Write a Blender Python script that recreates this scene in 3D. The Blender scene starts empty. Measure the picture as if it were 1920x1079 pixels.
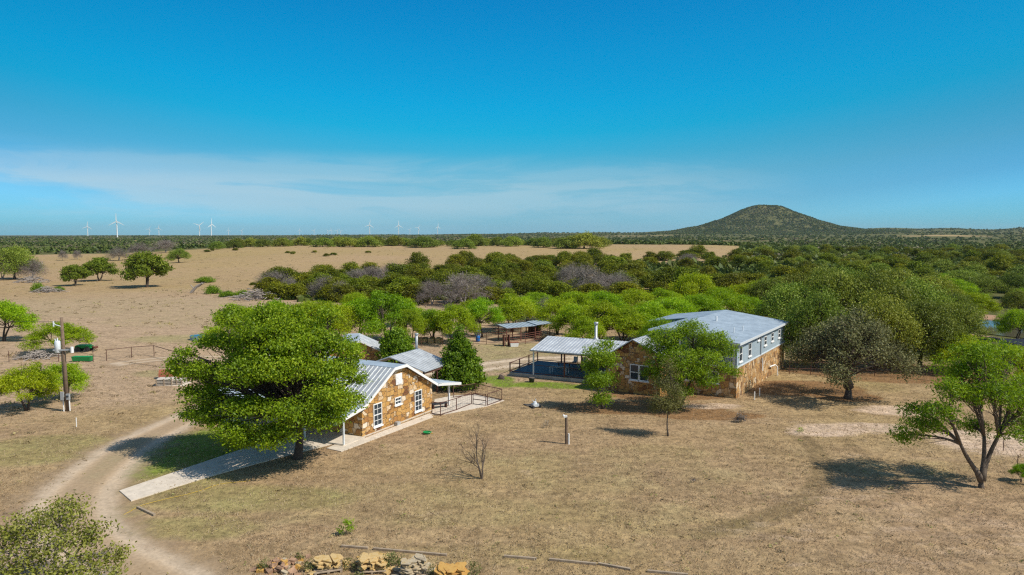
import bpy, math, random
import numpy as np
from mathutils import Vector, Matrix

# ------------------------------------------------------------------ camera, sky, sun, exposure
S = bpy.context.scene
COL = S.collection
R = math.radians
CAM_H, PITCH, FPX = 15.0, math.atan(98.5 / 1280.0), 1280.0
cam_d = bpy.data.cameras.new("camera")
cam = bpy.data.objects.new("camera", cam_d)
COL.objects.link(cam)
cam.location = (0, 0, CAM_H)
cam.rotation_euler = (math.pi / 2 - PITCH, 0, 0)
cam_d.sensor_width, cam_d.lens = 36.0, 24.0
cam_d.clip_start, cam_d.clip_end = 0.5, 80000
S.camera = cam
S.view_settings.view_transform, S.view_settings.look = 'Standard', 'None'
S.view_settings.exposure, S.view_settings.gamma = 0.0, 1.0
S.cycles.max_bounces = 6
S.cycles.transparent_max_bounces = 12
S.cycles.volume_bounces = 0
S.cycles.use_denoising = False
S.cycles.filter_width = 1.25
S.cycles.use_adaptive_sampling = False
S.cycles.sample_clamp_indirect = 4.0
SUN_EL, SUN_DIR = R(48), Vector((2.0, -0.80, 0)).normalized()      # horizontal direction towards the sun
sun_d = bpy.data.lights.new("sun", 'SUN')
sun_d.energy, sun_d.angle, sun_d.color = 5.0, R(0.53), (1.0, 0.93, 0.82)
sun = bpy.data.objects.new("sun", sun_d)
COL.objects.link(sun)
to_sun = Vector((SUN_DIR.x * math.cos(SUN_EL), SUN_DIR.y * math.cos(SUN_EL), math.sin(SUN_EL)))
sun.rotation_euler = to_sun.to_track_quat('Z', 'Y').to_euler()
sun.location = (60, -20, 80)

W = bpy.data.worlds.new("World")
S.world = W
W.use_nodes = True
nt = W.node_tree
nt.nodes.clear()
def N(t, kind, **kw):
    n = t.nodes.new(kind)
    for k, v in kw.items():
        if k == 'op': n.operation = v
        elif k == 'inp':
            for i, x in v.items(): n.inputs[i].default_value = x
        else: setattr(n, k, v)
    return n
def ramp(t, stops, interp='LINEAR'):
    n = t.nodes.new('ShaderNodeValToRGB')
    n.color_ramp.interpolation = interp
    e = n.color_ramp.elements
    while len(e) > 1: e.remove(e[-1])
    for i, (p, c) in enumerate(stops):
        x = e[0] if i == 0 else e.new(p)
        x.position = p
        x.color = (*c, 1) if len(c) == 3 else c
    return n
sky = N(nt, 'ShaderNodeTexSky', sky_type='NISHITA', sun_disc=False)
sky.sun_elevation = SUN_EL
sky.sun_rotation = math.atan2(SUN_DIR.x, SUN_DIR.y)
sky.altitude, sky.air_density, sky.dust_density, sky.ozone_density = 300, 1.0, 0.6, 2.0
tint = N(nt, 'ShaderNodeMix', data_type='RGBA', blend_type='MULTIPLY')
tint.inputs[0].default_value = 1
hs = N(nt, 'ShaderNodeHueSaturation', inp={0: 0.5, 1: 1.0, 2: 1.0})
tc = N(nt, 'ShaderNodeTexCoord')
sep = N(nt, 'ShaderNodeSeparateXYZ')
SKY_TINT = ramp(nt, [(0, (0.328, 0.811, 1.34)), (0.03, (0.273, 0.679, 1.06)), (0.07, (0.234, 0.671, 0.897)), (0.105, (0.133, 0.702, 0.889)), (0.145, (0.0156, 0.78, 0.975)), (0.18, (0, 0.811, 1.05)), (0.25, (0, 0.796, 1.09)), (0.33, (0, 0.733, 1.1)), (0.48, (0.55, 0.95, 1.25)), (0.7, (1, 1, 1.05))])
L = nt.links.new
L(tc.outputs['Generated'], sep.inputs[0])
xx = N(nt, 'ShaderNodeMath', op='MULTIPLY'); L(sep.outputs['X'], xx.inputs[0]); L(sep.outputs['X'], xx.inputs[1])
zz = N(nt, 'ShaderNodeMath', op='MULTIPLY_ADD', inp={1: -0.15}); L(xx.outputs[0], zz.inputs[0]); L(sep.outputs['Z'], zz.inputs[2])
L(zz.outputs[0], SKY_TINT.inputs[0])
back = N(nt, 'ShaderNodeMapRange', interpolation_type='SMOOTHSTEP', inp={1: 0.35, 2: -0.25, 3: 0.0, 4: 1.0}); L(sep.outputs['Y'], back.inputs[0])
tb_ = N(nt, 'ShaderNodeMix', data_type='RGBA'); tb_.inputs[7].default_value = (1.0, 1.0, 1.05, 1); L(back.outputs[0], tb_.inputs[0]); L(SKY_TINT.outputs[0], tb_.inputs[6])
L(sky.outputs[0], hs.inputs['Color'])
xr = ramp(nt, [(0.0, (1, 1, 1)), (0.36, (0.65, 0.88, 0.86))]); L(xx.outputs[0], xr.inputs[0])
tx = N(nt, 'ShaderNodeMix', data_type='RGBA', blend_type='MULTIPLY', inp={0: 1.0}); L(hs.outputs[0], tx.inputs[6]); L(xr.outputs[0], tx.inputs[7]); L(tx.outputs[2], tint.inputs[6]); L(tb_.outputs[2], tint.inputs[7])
# thin high cloud low over the horizon
mp = N(nt, 'ShaderNodeMapping', inp={'Scale': (3.6, 3.6, 24.0), 'Location': (0.35, 0.2, 0.3)})
L(tc.outputs['Generated'], mp.inputs[0])
cn = N(nt, 'ShaderNodeTexNoise', inp={'Scale': 1.0, 'Detail': 9.0, 'Roughness': 0.6, 'Distortion': 0.5})
L(mp.outputs[0], cn.inputs['Vector'])
cr = ramp(nt, [(0.36, (0.16, 0.16, 0.16)), (0.46, (0.46, 0.46, 0.46)), (0.54, (0.90, 0.90, 0.90)), (0.66, (1, 1, 1))])
L(cn.outputs[0], cr.inputs[0])
band = ramp(nt, [(0.012, (0.25, 0.25, 0.25)), (0.045, (0.9, 0.9, 0.9)), (0.066, (1.0, 1.0, 1.0)), (0.092, (0.55, 0.55, 0.55)), (0.122, (0, 0, 0))], 'EASE')
L(sep.outputs['Z'], band.inputs[0])
side = ramp(nt, [(0.0, (1, 1, 1)), (0.40, (0.8, 0.8, 0.8)), (0.60, (0.55, 0.55, 0.55)), (0.70, (0.0, 0.0, 0.0))])
sx = N(nt, 'ShaderNodeMath', op='MULTIPLY_ADD', inp={1: 0.5, 2: 0.5})
L(sep.outputs['X'], sx.inputs[0]); L(sx.outputs[0], side.inputs[0])
m1 = N(nt, 'ShaderNodeMath', op='MULTIPLY'); m2 = N(nt, 'ShaderNodeMath', op='MULTIPLY'); m3 = N(nt, 'ShaderNodeMath', op='MULTIPLY', inp={1: 0.74})
L(cr.outputs[0], m1.inputs[0]); L(band.outputs[0], m1.inputs[1]); L(m1.outputs[0], m2.inputs[0]); L(side.outputs[0], m2.inputs[1]); L(m2.outputs[0], m3.inputs[0])
cl = N(nt, 'ShaderNodeMix', data_type='RGBA')
cl.inputs[7].default_value = (4.2, 5.35, 5.9, 1)
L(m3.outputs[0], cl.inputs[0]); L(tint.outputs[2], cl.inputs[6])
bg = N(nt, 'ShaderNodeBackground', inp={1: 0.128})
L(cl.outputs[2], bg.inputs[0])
wo = N(nt, 'ShaderNodeOutputWorld')
L(bg.outputs[0], wo.inputs[0])

# ------------------------------------------------------------------ terrain shape and picking points on it
def sm(a, b, x):
    t = np.clip((np.asarray(x, float) - a) / (b - a), 0, 1)
    return t * t * (3 - 2 * t)
MESA = (3500 * 475 / 1280.0, 3500.0)
MESA_R = np.array([0, 48, 70, 92, 158, 230, 336, 460, 600]) * 1.0
MESA_Z = np.array([140, 139, 135, 126, 96, 66, 34, 11, 0]) * 1.0
def hgt(x, y):
    x = np.asarray(x, float); y = np.asarray(y, float)
    r = np.hypot(x, y)
    a = x / np.maximum(y, 1.0)
    crest = 6.2 * sm(210, 600, r) * (1 - sm(640, 1200, r)) * (1 - 0.72 * sm(0.22, 0.5, a)) * (0.12 + 0.88 * sm(-0.60, -0.34, a))
    hf = np.interp(a, [-1.2, -0.7, -0.35, 0, 0.15, 0.3, 0.5, 0.75, 1.2], [2, 4, 9, 26, 40, 54, 60, 68, 72])
    far = sm(1100, 6500, r) * hf * (1 + 0.10 * np.sin(a * 23 + 1) + 0.06 * np.sin(a * 61))
    w = sm(130, 500, r)
    und = w * (0.5 * np.sin(x / 47 + 1) * np.sin(y / 61) + 0.3 * np.sin(x / 23 - y / 31)) + sm(1000, 2500, r) * 3 * np.sin(x / 310) * np.sin(y / 270 + 2)
    dm = np.hypot(x - MESA[0], (y - MESA[1]))
    th = np.arctan2(y - MESA[1], x - MESA[0])
    dm = dm * (1 + 0.05 * np.sin(3 * th + 1) + 0.03 * np.sin(7 * th))
    mesa = np.interp(dm, MESA_R, MESA_Z) * (1 + 0.02 * np.sin(x / 21) * np.sin(y / 27))
    return crest + far + und + mesa
def ray(px, py):
    c, s = math.cos(PITCH), math.sin(PITCH)
    dx, dy = (px - 960) / FPX, (539.5 - py) / FPX
    return np.array([dx, c + dy * s, -s + dy * c])
def at(px, py):
    """the point of the terrain met by the ray through photo pixel px, py"""
    d = ray(px, py)
    ts = np.geomspace(10, 12000, 4000)
    below = CAM_H + d[2] * ts < hgt(d[0] * ts, d[1] * ts)
    if not below.any():
        t = 6000.0
    else:
        i = int(np.argmax(below))
        lo, hi = ts[max(i - 1, 0)], ts[i]
        for _ in range(30):
            m = (lo + hi) / 2
            if CAM_H + d[2] * m < hgt(d[0] * m, d[1] * m): hi = m
            else: lo = m
        t = hi
    return np.array([d[0] * t, d[1] * t, float(hgt(d[0] * t, d[1] * t))])

# ------------------------------------------------------------------ helpers
def tag(o, label=None, cat=None, group=None, kind=None):
    for k, v in (('label', label), ('category', cat), ('group', group), ('kind', kind)):
        if v: o[k] = v
    return o
def empty(name, loc, rz=0, label=None, cat=None, group=None):
    o = bpy.data.objects.new(name, None)
    COL.objects.link(o)
    o.location, o.rotation_euler = loc, (0, 0, rz)
    o.empty_display_size = 0.3
    return tag(o, label, cat, group)
def link(name, me, parent=None, loc=None):
    o = bpy.data.objects.new(name, me)
    COL.objects.link(o)
    if parent: o.parent = parent
    if loc is not None: o.location = loc
    return o
class MB:
    """collects shapes and links them as one mesh object"""
    def __init__(s): s.v, s.f, s.m = [], [], []
    def add(s, vs, fs, mi=0):
        b = len(s.v)
        s.v += [tuple(float(c) for c in p) for p in vs]
        s.f += [tuple(i + b for i in f) for f in fs]
        s.m += [mi] * len(fs)
        return s
    def box(s, a, b, mi=0):
        (x0, y0, z0), (x1, y1, z1) = a, b
        return s.add([(x0, y0, z0), (x1, y0, z0), (x1, y1, z0), (x0, y1, z0), (x0, y0, z1), (x1, y0, z1), (x1, y1, z1), (x0, y1, z1)],
                     [(0, 3, 2, 1), (4, 5, 6, 7), (0, 1, 5, 4), (1, 2, 6, 5), (2, 3, 7, 6), (3, 0, 4, 7)], mi)
    def cbox(s, c, size, rz=0.0, mi=0, rx=0.0, ry=0.0):
        m = Matrix.Translation(c) @ Matrix.Rotation(rz, 4, 'Z') @ Matrix.Rotation(ry, 4, 'Y') @ Matrix.Rotation(rx, 4, 'X')
        h = [q / 2 for q in size]
        vs = [m @ Vector((i * h[0], j * h[1], k * h[2])) for k in (-1, 1) for i, j in ((-1, -1), (1, -1), (1, 1), (-1, 1))]
        return s.add(vs, [(0, 3, 2, 1), (4, 5, 6, 7), (0, 1, 5, 4), (1, 2, 6, 5), (2, 3, 7, 6), (3, 0, 4, 7)], mi)
    def hexa(s, lo, hi, mi=0):
        """solid between two quads of four points each"""
        return s.add(list(lo) + list(hi), [(0, 3, 2, 1), (4, 5, 6, 7), (0, 1, 5, 4), (1, 2, 6, 5), (2, 3, 7, 6), (3, 0, 4, 7)], mi)
    def prism(s, poly, axis, lo, hi, mi=0):
        """poly of (p, z) extruded along axis 0 (x) or 1 (y)"""
        n = len(poly)
        mk = (lambda p, e: (e, p[0], p[1])) if axis == 0 else (lambda p, e: (p[0], e, p[1])) if axis == 1 else (lambda p, e: (p[0], p[1], e))
        vs = [mk(p, lo) for p in poly] + [mk(p, hi) for p in poly]
        fs = [tuple(range(n - 1, -1, -1)), tuple(range(n, 2 * n))] + [(i, (i + 1) % n, n + (i + 1) % n, n + i) for i in range(n)]
        return s.add(vs, fs, mi)
    def tube(s, pts, rad, n=6, mi=0, cap=True):
        P = np.asarray(pts, float)
        rad = np.broadcast_to(np.asarray(rad, float), (len(P),))
        T = np.gradient(P, axis=0)
        T /= np.maximum(np.linalg.norm(T, axis=1, keepdims=True), 1e-9)
        ref = np.array([0, 0, 1.0]) if abs(T[0][2]) < 0.9 else np.array([1.0, 0, 0])
        vs = []
        for p, t, r in zip(P, T, rad):
            u = np.cross(t, ref); u /= max(np.linalg.norm(u), 1e-9)
            w = np.cross(t, u)
            for k in range(n):
                a = 2 * math.pi * k / n
                vs.append(p + r * (math.cos(a) * u + math.sin(a) * w))
        fs = [(i * n + k, i * n + (k + 1) % n, (i + 1) * n + (k + 1) % n, (i + 1) * n + k) for i in range(len(P) - 1) for k in range(n)]
        if cap: fs += [tuple(range(n - 1, -1, -1)), tuple((len(P) - 1) * n + k for k in range(n))]
        return s.add(vs, fs, mi)
    def mesh(s, name, mats):
        me = bpy.data.meshes.new(name)
        me.from_pydata(s.v, [], s.f)
        for m in (mats if isinstance(mats, (list, tuple)) else [mats]): me.materials.append(m)
        me.polygons.foreach_set('material_index', s.m)
        me.update()
        return me
    def build(s, name, mats, parent=None, loc=None, smooth=False):
        me = s.mesh(name, mats)
        if smooth: me.polygons.foreach_set('use_smooth', [True] * len(me.polygons))
        return link(name, me, parent, loc)
def np_mesh(name, V, F, mat, attrs=None, smooth=False):
    """mesh from numpy quads; attrs: {name: (domain, values)}"""
    me = bpy.data.meshes.new(name)
    nv, nf, k = len(V), len(F), F.shape[1]
    me.vertices.add(nv); me.vertices.foreach_set('co', np.ascontiguousarray(V, np.float32).ravel())
    me.loops.add(nf * k); me.loops.foreach_set('vertex_index', np.ascontiguousarray(F, np.int32).ravel())
    me.polygons.add(nf)
    me.polygons.foreach_set('loop_start', np.arange(0, nf * k, k, dtype=np.int32))
    try: me.polygons.foreach_set('loop_total', np.full(nf, k, np.int32))
    except Exception: pass
    if smooth: me.polygons.foreach_set('use_smooth', np.ones(nf, bool))
    me.update(calc_edges=True)
    for a, (dom, val) in (attrs or {}).items():
        at_ = me.attributes.new(a, 'FLOAT', dom)
        at_.data.foreach_set('value', np.ascontiguousarray(val, np.float32))
    me.materials.append(mat)
    return me

# ------------------------------------------------------------------ materials
def mat(name):
    m = bpy.data.materials.new(name)
    m.use_nodes = True
    t = m.node_tree
    p = t.nodes['Principled BSDF']
    return m, t, p
def plain(name, c, rough=0.7, metal=0.0, var=0.18, scale=6.0, bump=0.0):
    """one colour broken up by noise, with wear"""
    m, t, p = mat(name)
    co = N(t, 'ShaderNodeTexCoord')
    n = N(t, 'ShaderNodeTexNoise', inp={'Scale': scale, 'Detail': 6.0, 'Roughness': 0.65})
    t.links.new(co.outputs['Object'], n.inputs['Vector'])
    r = ramp(t, [(0.3, tuple(q * (1 - var) for q in c)), (0.7, tuple(min(1, q * (1 + var)) for q in c))])
    t.links.new(n.outputs[0], r.inputs[0]); t.links.new(r.outputs[0], p.inputs['Base Color'])
    p.inputs['Roughness'].default_value, p.inputs['Metallic'].default_value = rough, metal
    if bump:
        b = N(t, 'ShaderNodeBump', inp={'Strength': bump, 'Distance': 0.02})
        t.links.new(n.outputs[0], b.inputs['Height']); t.links.new(b.outputs[0], p.inputs['Normal'])
    return m
def leafmat(name, stops, trans=0.35, objvar=0.25):
    m = bpy.data.materials.new(name); m.use_nodes = True
    t = m.node_tree; t.nodes.clear()
    a = N(t, 'ShaderNodeAttribute', attribute_name='rnd')
    r = ramp(t, stops); t.links.new(a.outputs['Fac'], r.inputs[0])
    oi = N(t, 'ShaderNodeObjectInfo')
    h = N(t, 'ShaderNodeHueSaturation', inp={0: 0.5, 1: 1.0})
    mv = N(t, 'ShaderNodeMapRange', inp={3: 1 - objvar, 4: 1 + objvar}); t.links.new(oi.outputs['Random'], mv.inputs[0]); t.links.new(mv.outputs[0], h.inputs[2])
    mh = N(t, 'ShaderNodeMapRange', inp={3: 0.5 + 0.02 * (objvar > 0), 4: 0.5 - 0.022 * (objvar > 0)})
    ml = N(t, 'ShaderNodeMath', op='FRACT'); mm = N(t, 'ShaderNodeMath', op='MULTIPLY', inp={1: 7.31})
    t.links.new(oi.outputs['Random'], mm.inputs[0]); t.links.new(mm.outputs[0], ml.inputs[0]); t.links.new(ml.outputs[0], mh.inputs[0]); t.links.new(mh.outputs[0], h.inputs[0])
    t.links.new(r.outputs[0], h.inputs['Color'])
    d = N(t, 'ShaderNodeBsdfDiffuse'); tr = N(t, 'ShaderNodeBsdfTranslucent'); g = N(t, 'ShaderNodeBsdfGlossy', inp={'Roughness': 0.55})
    g.inputs[0].default_value = (0.7, 0.75, 0.8, 1)
    for x in (d, tr): t.links.new(h.outputs[0], x.inputs[0])
    mx = N(t, 'ShaderNodeMixShader', inp={0: trans}); t.links.new(d.outputs[0], mx.inputs[1]); t.links.new(tr.outputs[0], mx.inputs[2])
    m2 = N(t, 'ShaderNodeMixShader', inp={0: 0.02}); t.links.new(mx.outputs[0], m2.inputs[1]); t.links.new(g.outputs[0], m2.inputs[2])
    o = N(t, 'ShaderNodeOutputMaterial'); t.links.new(m2.outputs[0], o.inputs[0])
    return m
def stonemat(name, stops, scale, mortar=(0.42, 0.33, 0.22), stretch=(1, 1, 1.35)):
    """irregular flat sandstone slabs laid in mortar"""
    m, t, p = mat(name)
    co = N(t, 'ShaderNodeTexCoord')
    mp = N(t, 'ShaderNodeMapping', inp={'Scale': stretch}); t.links.new(co.outputs['Object'], mp.inputs[0])
    wn = N(t, 'ShaderNodeTexNoise', inp={'Scale': 1.3, 'Detail': 3.0}); t.links.new(mp.outputs[0], wn.inputs['Vector'])
    wx = N(t, 'ShaderNodeMix', data_type='VECTOR', inp={0: 0.16}); t.links.new(mp.outputs[0], wx.inputs[4]); t.links.new(wn.outputs['Color'], wx.inputs[5])
    v = N(t, 'ShaderNodeTexVoronoi', distance='CHEBYCHEV', inp={'Scale': scale, 'Randomness': 0.9}); t.links.new(wx.outputs[1], v.inputs['Vector'])
    e = N(t, 'ShaderNodeTexVoronoi', feature='F2', distance='CHEBYCHEV', inp={'Scale': scale, 'Randomness': 0.9}); t.links.new(wx.outputs[1], e.inputs['Vector'])
    df = N(t, 'ShaderNodeMath', op='SUBTRACT'); t.links.new(e.outputs['Distance'], df.inputs[0]); t.links.new(v.outputs['Distance'], df.inputs[1])
    sc = N(t, 'ShaderNodeSeparateColor'); t.links.new(v.outputs['Color'], sc.inputs[0])
    n = N(t, 'ShaderNodeTexNoise', inp={'Scale': 7.0, 'Detail': 8.0, 'Roughness': 0.7}); t.links.new(co.outputs['Object'], n.inputs['Vector'])
    ad = N(t, 'ShaderNodeMath', op='MULTIPLY_ADD', inp={1: 0.55, 2: -0.27}); t.links.new(n.outputs[0], ad.inputs[0])
    sm_ = N(t, 'ShaderNodeMath', op='ADD'); t.links.new(sc.outputs[0], sm_.inputs[0]); t.links.new(ad.outputs[0], sm_.inputs[1])
    r = ramp(t, stops); t.links.new(sm_.outputs[0], r.inputs[0])
    er = ramp(t, [(0.015, (0, 0, 0)), (0.05, (1, 1, 1))]); t.links.new(df.outputs[0], er.inputs[0])
    mx = N(t, 'ShaderNodeMix', data_type='RGBA'); mx.inputs[6].default_value = (*mortar, 1)
    t.links.new(er.outputs[0], mx.inputs[0]); t.links.new(r.outputs[0], mx.inputs[7]); t.links.new(mx.outputs[2], p.inputs['Base Color'])
    b = N(t, 'ShaderNodeBump', inp={'Strength': 1.0, 'Distance': 0.08})
    hh = N(t, 'ShaderNodeMath', op='MULTIPLY_ADD', inp={1: 0.35}); t.links.new(n.outputs[0], hh.inputs[0]); t.links.new(er.outputs[0], hh.inputs[2])
    t.links.new(hh.outputs[0], b.inputs['Height']); t.links.new(b.outputs[0], p.inputs['Normal'])
    p.inputs['Roughness'].default_value = 0.9
    return m
def metalroof(name, c, rough=0.38, metal=0.55):
    """galvanised sheet: dull, mottled, with faint run marks down the slope"""
    m, t, p = mat(name)
    co = N(t, 'ShaderNodeTexCoord')
    n = N(t, 'ShaderNodeTexNoise', inp={'Scale': 0.9, 'Detail': 8.0, 'Roughness': 0.7}); t.links.new(co.outputs['Object'], n.inputs['Vector'])
    r = ramp(t, [(0.3, tuple(q * 0.78 for q in c)), (0.7, tuple(q * 1.15 for q in c))]); t.links.new(n.outputs[0], r.inputs[0])
    t.links.new(r.outputs[0], p.inputs['Base Color'])
    rr = N(t, 'ShaderNodeMapRange', inp={3: rough - 0.08, 4: rough + 0.18}); t.links.new(n.outputs[0], rr.inputs[0]); t.links.new(rr.outputs[0], p.inputs['Roughness'])
    p.inputs['Metallic'].default_value = metal
    return m
M = {}
M['white'] = plain('white_paint', (0.80, 0.80, 0.78), 0.5, var=0.08)
M['trim'] = plain('pale_metal_trim', (0.66, 0.70, 0.72), 0.45, 0.1, 0.06)
M['glass'] = plain('window_glass', (0.03, 0.045, 0.06), 0.08, 0.0, 0.2)
M['dark'] = plain('dark_interior', (0.02, 0.02, 0.02), 0.9)
M['rust'] = plain('rusty_pipe', (0.115, 0.05, 0.035), 0.75, 0.2, 0.35, 14)
M['rustred'] = plain('red_brown_pipe', (0.16, 0.055, 0.035), 0.75, 0.1, 0.35, 14)
M['rustsheet'] = plain('rusted_sheet', (0.30, 0.10, 0.05), 0.85, 0.2, 0.4, 3)
M['greysteel'] = plain('grey_steel', (0.42, 0.44, 0.45), 0.5, 0.3, 0.12)
M['darksteel'] = plain('dark_steel', (0.045, 0.045, 0.05), 0.6, 0.3, 0.3)
M['concrete'] = plain('weathered_concrete', (0.60, 0.52, 0.42), 0.92, 0, 0.16, 2.2, 0.2)
M['concrete2'] = plain('stained_concrete', (0.40, 0.36, 0.30), 0.92, 0, 0.25, 1.6, 0.2)
M['floorblue'] = plain('blue_green_painted_floor', (0.040, 0.062, 0.075), 0.6, 0, 0.22, 1.2)
M['wood'] = plain('weathered_wood', (0.20, 0.15, 0.105), 0.9, 0, 0.3, 9, 0.3)
M['polewood'] = plain('pole_wood', (0.17, 0.115, 0.075), 0.9, 0, 0.3, 5, 0.3)
M['crate'] = plain('dirty_whitewash', (0.52, 0.46, 0.38), 0.9, 0, 0.35, 5, 0.3)
M['palewood'] = plain('grey_timber', (0.33, 0.255, 0.175), 0.9, 0, 0.3, 5, 0.3)
M['green'] = plain('green_paint', (0.01, 0.25, 0.06), 0.5, 0, 0.2)
M['blue'] = plain('blue_plastic', (0.01, 0.13, 0.42), 0.45, 0, 0.15)
M['yellow'] = plain('yellow_rubber', (0.55, 0.37, 0.02), 0.6, 0, 0.15)
M['tank'] = plain('blue_grey_tank', (0.22, 0.32, 0.38), 0.5, 0.1, 0.15)
M['siding'] = plain('pale_blue_siding', (0.36, 0.45, 0.51), 0.6, 0, 0.06, 1.5)
M['roof'] = metalroof('galvanised_roof', (0.60, 0.62, 0.62), 0.42, 0.45)
M['roof2'] = metalroof('pale_blue_roof', (0.37, 0.44, 0.49), 0.55, 0.2)
M['bark'] = plain('grey_brown_bark', (0.12, 0.09, 0.065), 0.95, 0, 0.4, 6, 0.5)
M['barkdark'] = plain('dark_bark', (0.075, 0.055, 0.042), 0.95, 0, 0.4, 6, 0.5)
M['barkgrey'] = plain('pale_grey_dead_wood', (0.30, 0.26, 0.225), 0.95, 0, 0.3, 6, 0.3)
M['stone'] = stonemat('golden_sandstone', [(0.0, (0.13, 0.05, 0.02)), (0.13, (0.34, 0.155, 0.045)), (0.32, (0.52, 0.285, 0.075)), (0.48, (0.37, 0.18, 0.05)), (0.62, (0.58, 0.35, 0.115)), (0.76, (0.46, 0.24, 0.065)), (0.87, (0.66, 0.49, 0.30)), (1.0, (0.76, 0.64, 0.50))], 2.45, (0.24, 0.15, 0.08))
M['stone2'] = stonemat('pale_sandstone', [(0.0, (0.15, 0.07, 0.03)), (0.2, (0.38, 0.20, 0.07)), (0.4, (0.58, 0.40, 0.20)), (0.6, (0.36, 0.18, 0.06)), (0.8, (0.52, 0.30, 0.10)), (1.0, (0.70, 0.57, 0.40))], 2.9, (0.30, 0.21, 0.12), (1, 1, 0.8))
def slabmat(name, stops):
    m, t, p = mat(name)
    co = N(t, 'ShaderNodeTexCoord'); mp = N(t, 'ShaderNodeMapping', inp={'Scale': (1, 1, 5.0)}); t.links.new(co.outputs['Object'], mp.inputs[0])
    n = N(t, 'ShaderNodeTexNoise', inp={'Scale': 2.2, 'Detail': 8.0, 'Roughness': 0.75}); t.links.new(mp.outputs[0], n.inputs['Vector'])
    r = ramp(t, stops); t.links.new(n.outputs[0], r.inputs[0]); t.links.new(r.outputs[0], p.inputs['Base Color'])
    b_ = N(t, 'ShaderNodeBump', inp={'Strength': 0.6, 'Distance': 0.03}); t.links.new(n.outputs[0], b_.inputs['Height']); t.links.new(b_.outputs[0], p.inputs['Normal'])
    p.inputs['Roughness'].default_value = 0.95
    return m
M['slab_y'] = slabmat('yellow_flagstone', [(0.28, (0.20, 0.11, 0.04)), (0.42, (0.50, 0.32, 0.10)), (0.52, (0.58, 0.42, 0.20)), (0.62, (0.46, 0.27, 0.06)), (0.72, (0.66, 0.55, 0.36))])
M['slab_g'] = slabmat('grey_flagstone', [(0.28, (0.13, 0.10, 0.07)), (0.42, (0.36, 0.29, 0.19)), (0.52, (0.46, 0.38, 0.26)), (0.62, (0.40, 0.28, 0.11)), (0.72, (0.56, 0.50, 0.41))])
M['slab_o'] = slabmat('orange_flagstone', [(0.28, (0.22, 0.10, 0.03)), (0.42, (0.50, 0.27, 0.06)), (0.52, (0.55, 0.33, 0.09)), (0.62, (0.42, 0.19, 0.04)), (0.72, (0.62, 0.46, 0.24))])
M['rubble'] = plain('mixed_rubble', (0.33, 0.20, 0.12), 0.95, 0, 0.5, 2.5, 0.4)
G3 = lambda a, b, c: [(0.0, a), (0.5, b), (1.0, c)]
M['l_elm'] = leafmat('broad_green_leaf', G3((0.10, 0.17, 0.003), (0.22, 0.34, 0.005), (0.42, 0.52, 0.02)), 0.48, 0.0)
M['l_mesq'] = leafmat('feathery_bright_leaf', G3((0.16, 0.26, 0.003), (0.30, 0.44, 0.004), (0.44, 0.56, 0.01)), 0.48, 0.16)
M['l_mesq2'] = leafmat('feathery_green_leaf', G3((0.10, 0.18, 0.003), (0.21, 0.33, 0.005), (0.35, 0.47, 0.015)), 0.48, 0.0)
M['l_dense'] = leafmat('dense_green_leaf', G3((0.09, 0.17, 0.005), (0.18, 0.30, 0.008), (0.28, 0.40, 0.02)), 0.4, 0.0)
M['l_dark'] = leafmat('deep_green_leaf', G3((0.055, 0.12, 0.003), (0.12, 0.215, 0.004), (0.22, 0.32, 0.012)), 0.35, 0.0)
M['l_jun'] = leafmat('dark_olive_scale', G3((0.075, 0.092, 0.004), (0.15, 0.175, 0.006), (0.265, 0.285, 0.012)), 0.32, 0.28)
M['l_oak'] = leafmat('grey_green_oak_leaf', G3((0.10, 0.135, 0.012), (0.20, 0.25, 0.022), (0.34, 0.38, 0.06)), 0.34, 0.32)
M['l_oakgrey'] = leafmat('grey_olive_oak_leaf', G3((0.085, 0.085, 0.03), (0.17, 0.17, 0.06), (0.29, 0.28, 0.12)), 0.25, 0.0)
M['l_olive'] = leafmat('sparse_olive_leaf', G3((0.09, 0.09, 0.03), (0.15, 0.165, 0.035), (0.25, 0.24, 0.09)), 0.3, 0.1)
M['l_past'] = leafmat('olive_green_leaf', G3((0.08, 0.12, 0.008), (0.17, 0.225, 0.012), (0.28, 0.33, 0.03)), 0.35, 0.12)
M['l_scrub'] = leafmat('yellowish_scrub_leaf', G3((0.12, 0.125, 0.02), (0.22, 0.24, 0.025), (0.38, 0.37, 0.09)), 0.3, 0.0)
M['twig'] = leafmat('grey_twig', G3((0.11, 0.09, 0.075), (0.20, 0.17, 0.145), (0.33, 0.29, 0.25)), 0.0, 0.2)

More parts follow.
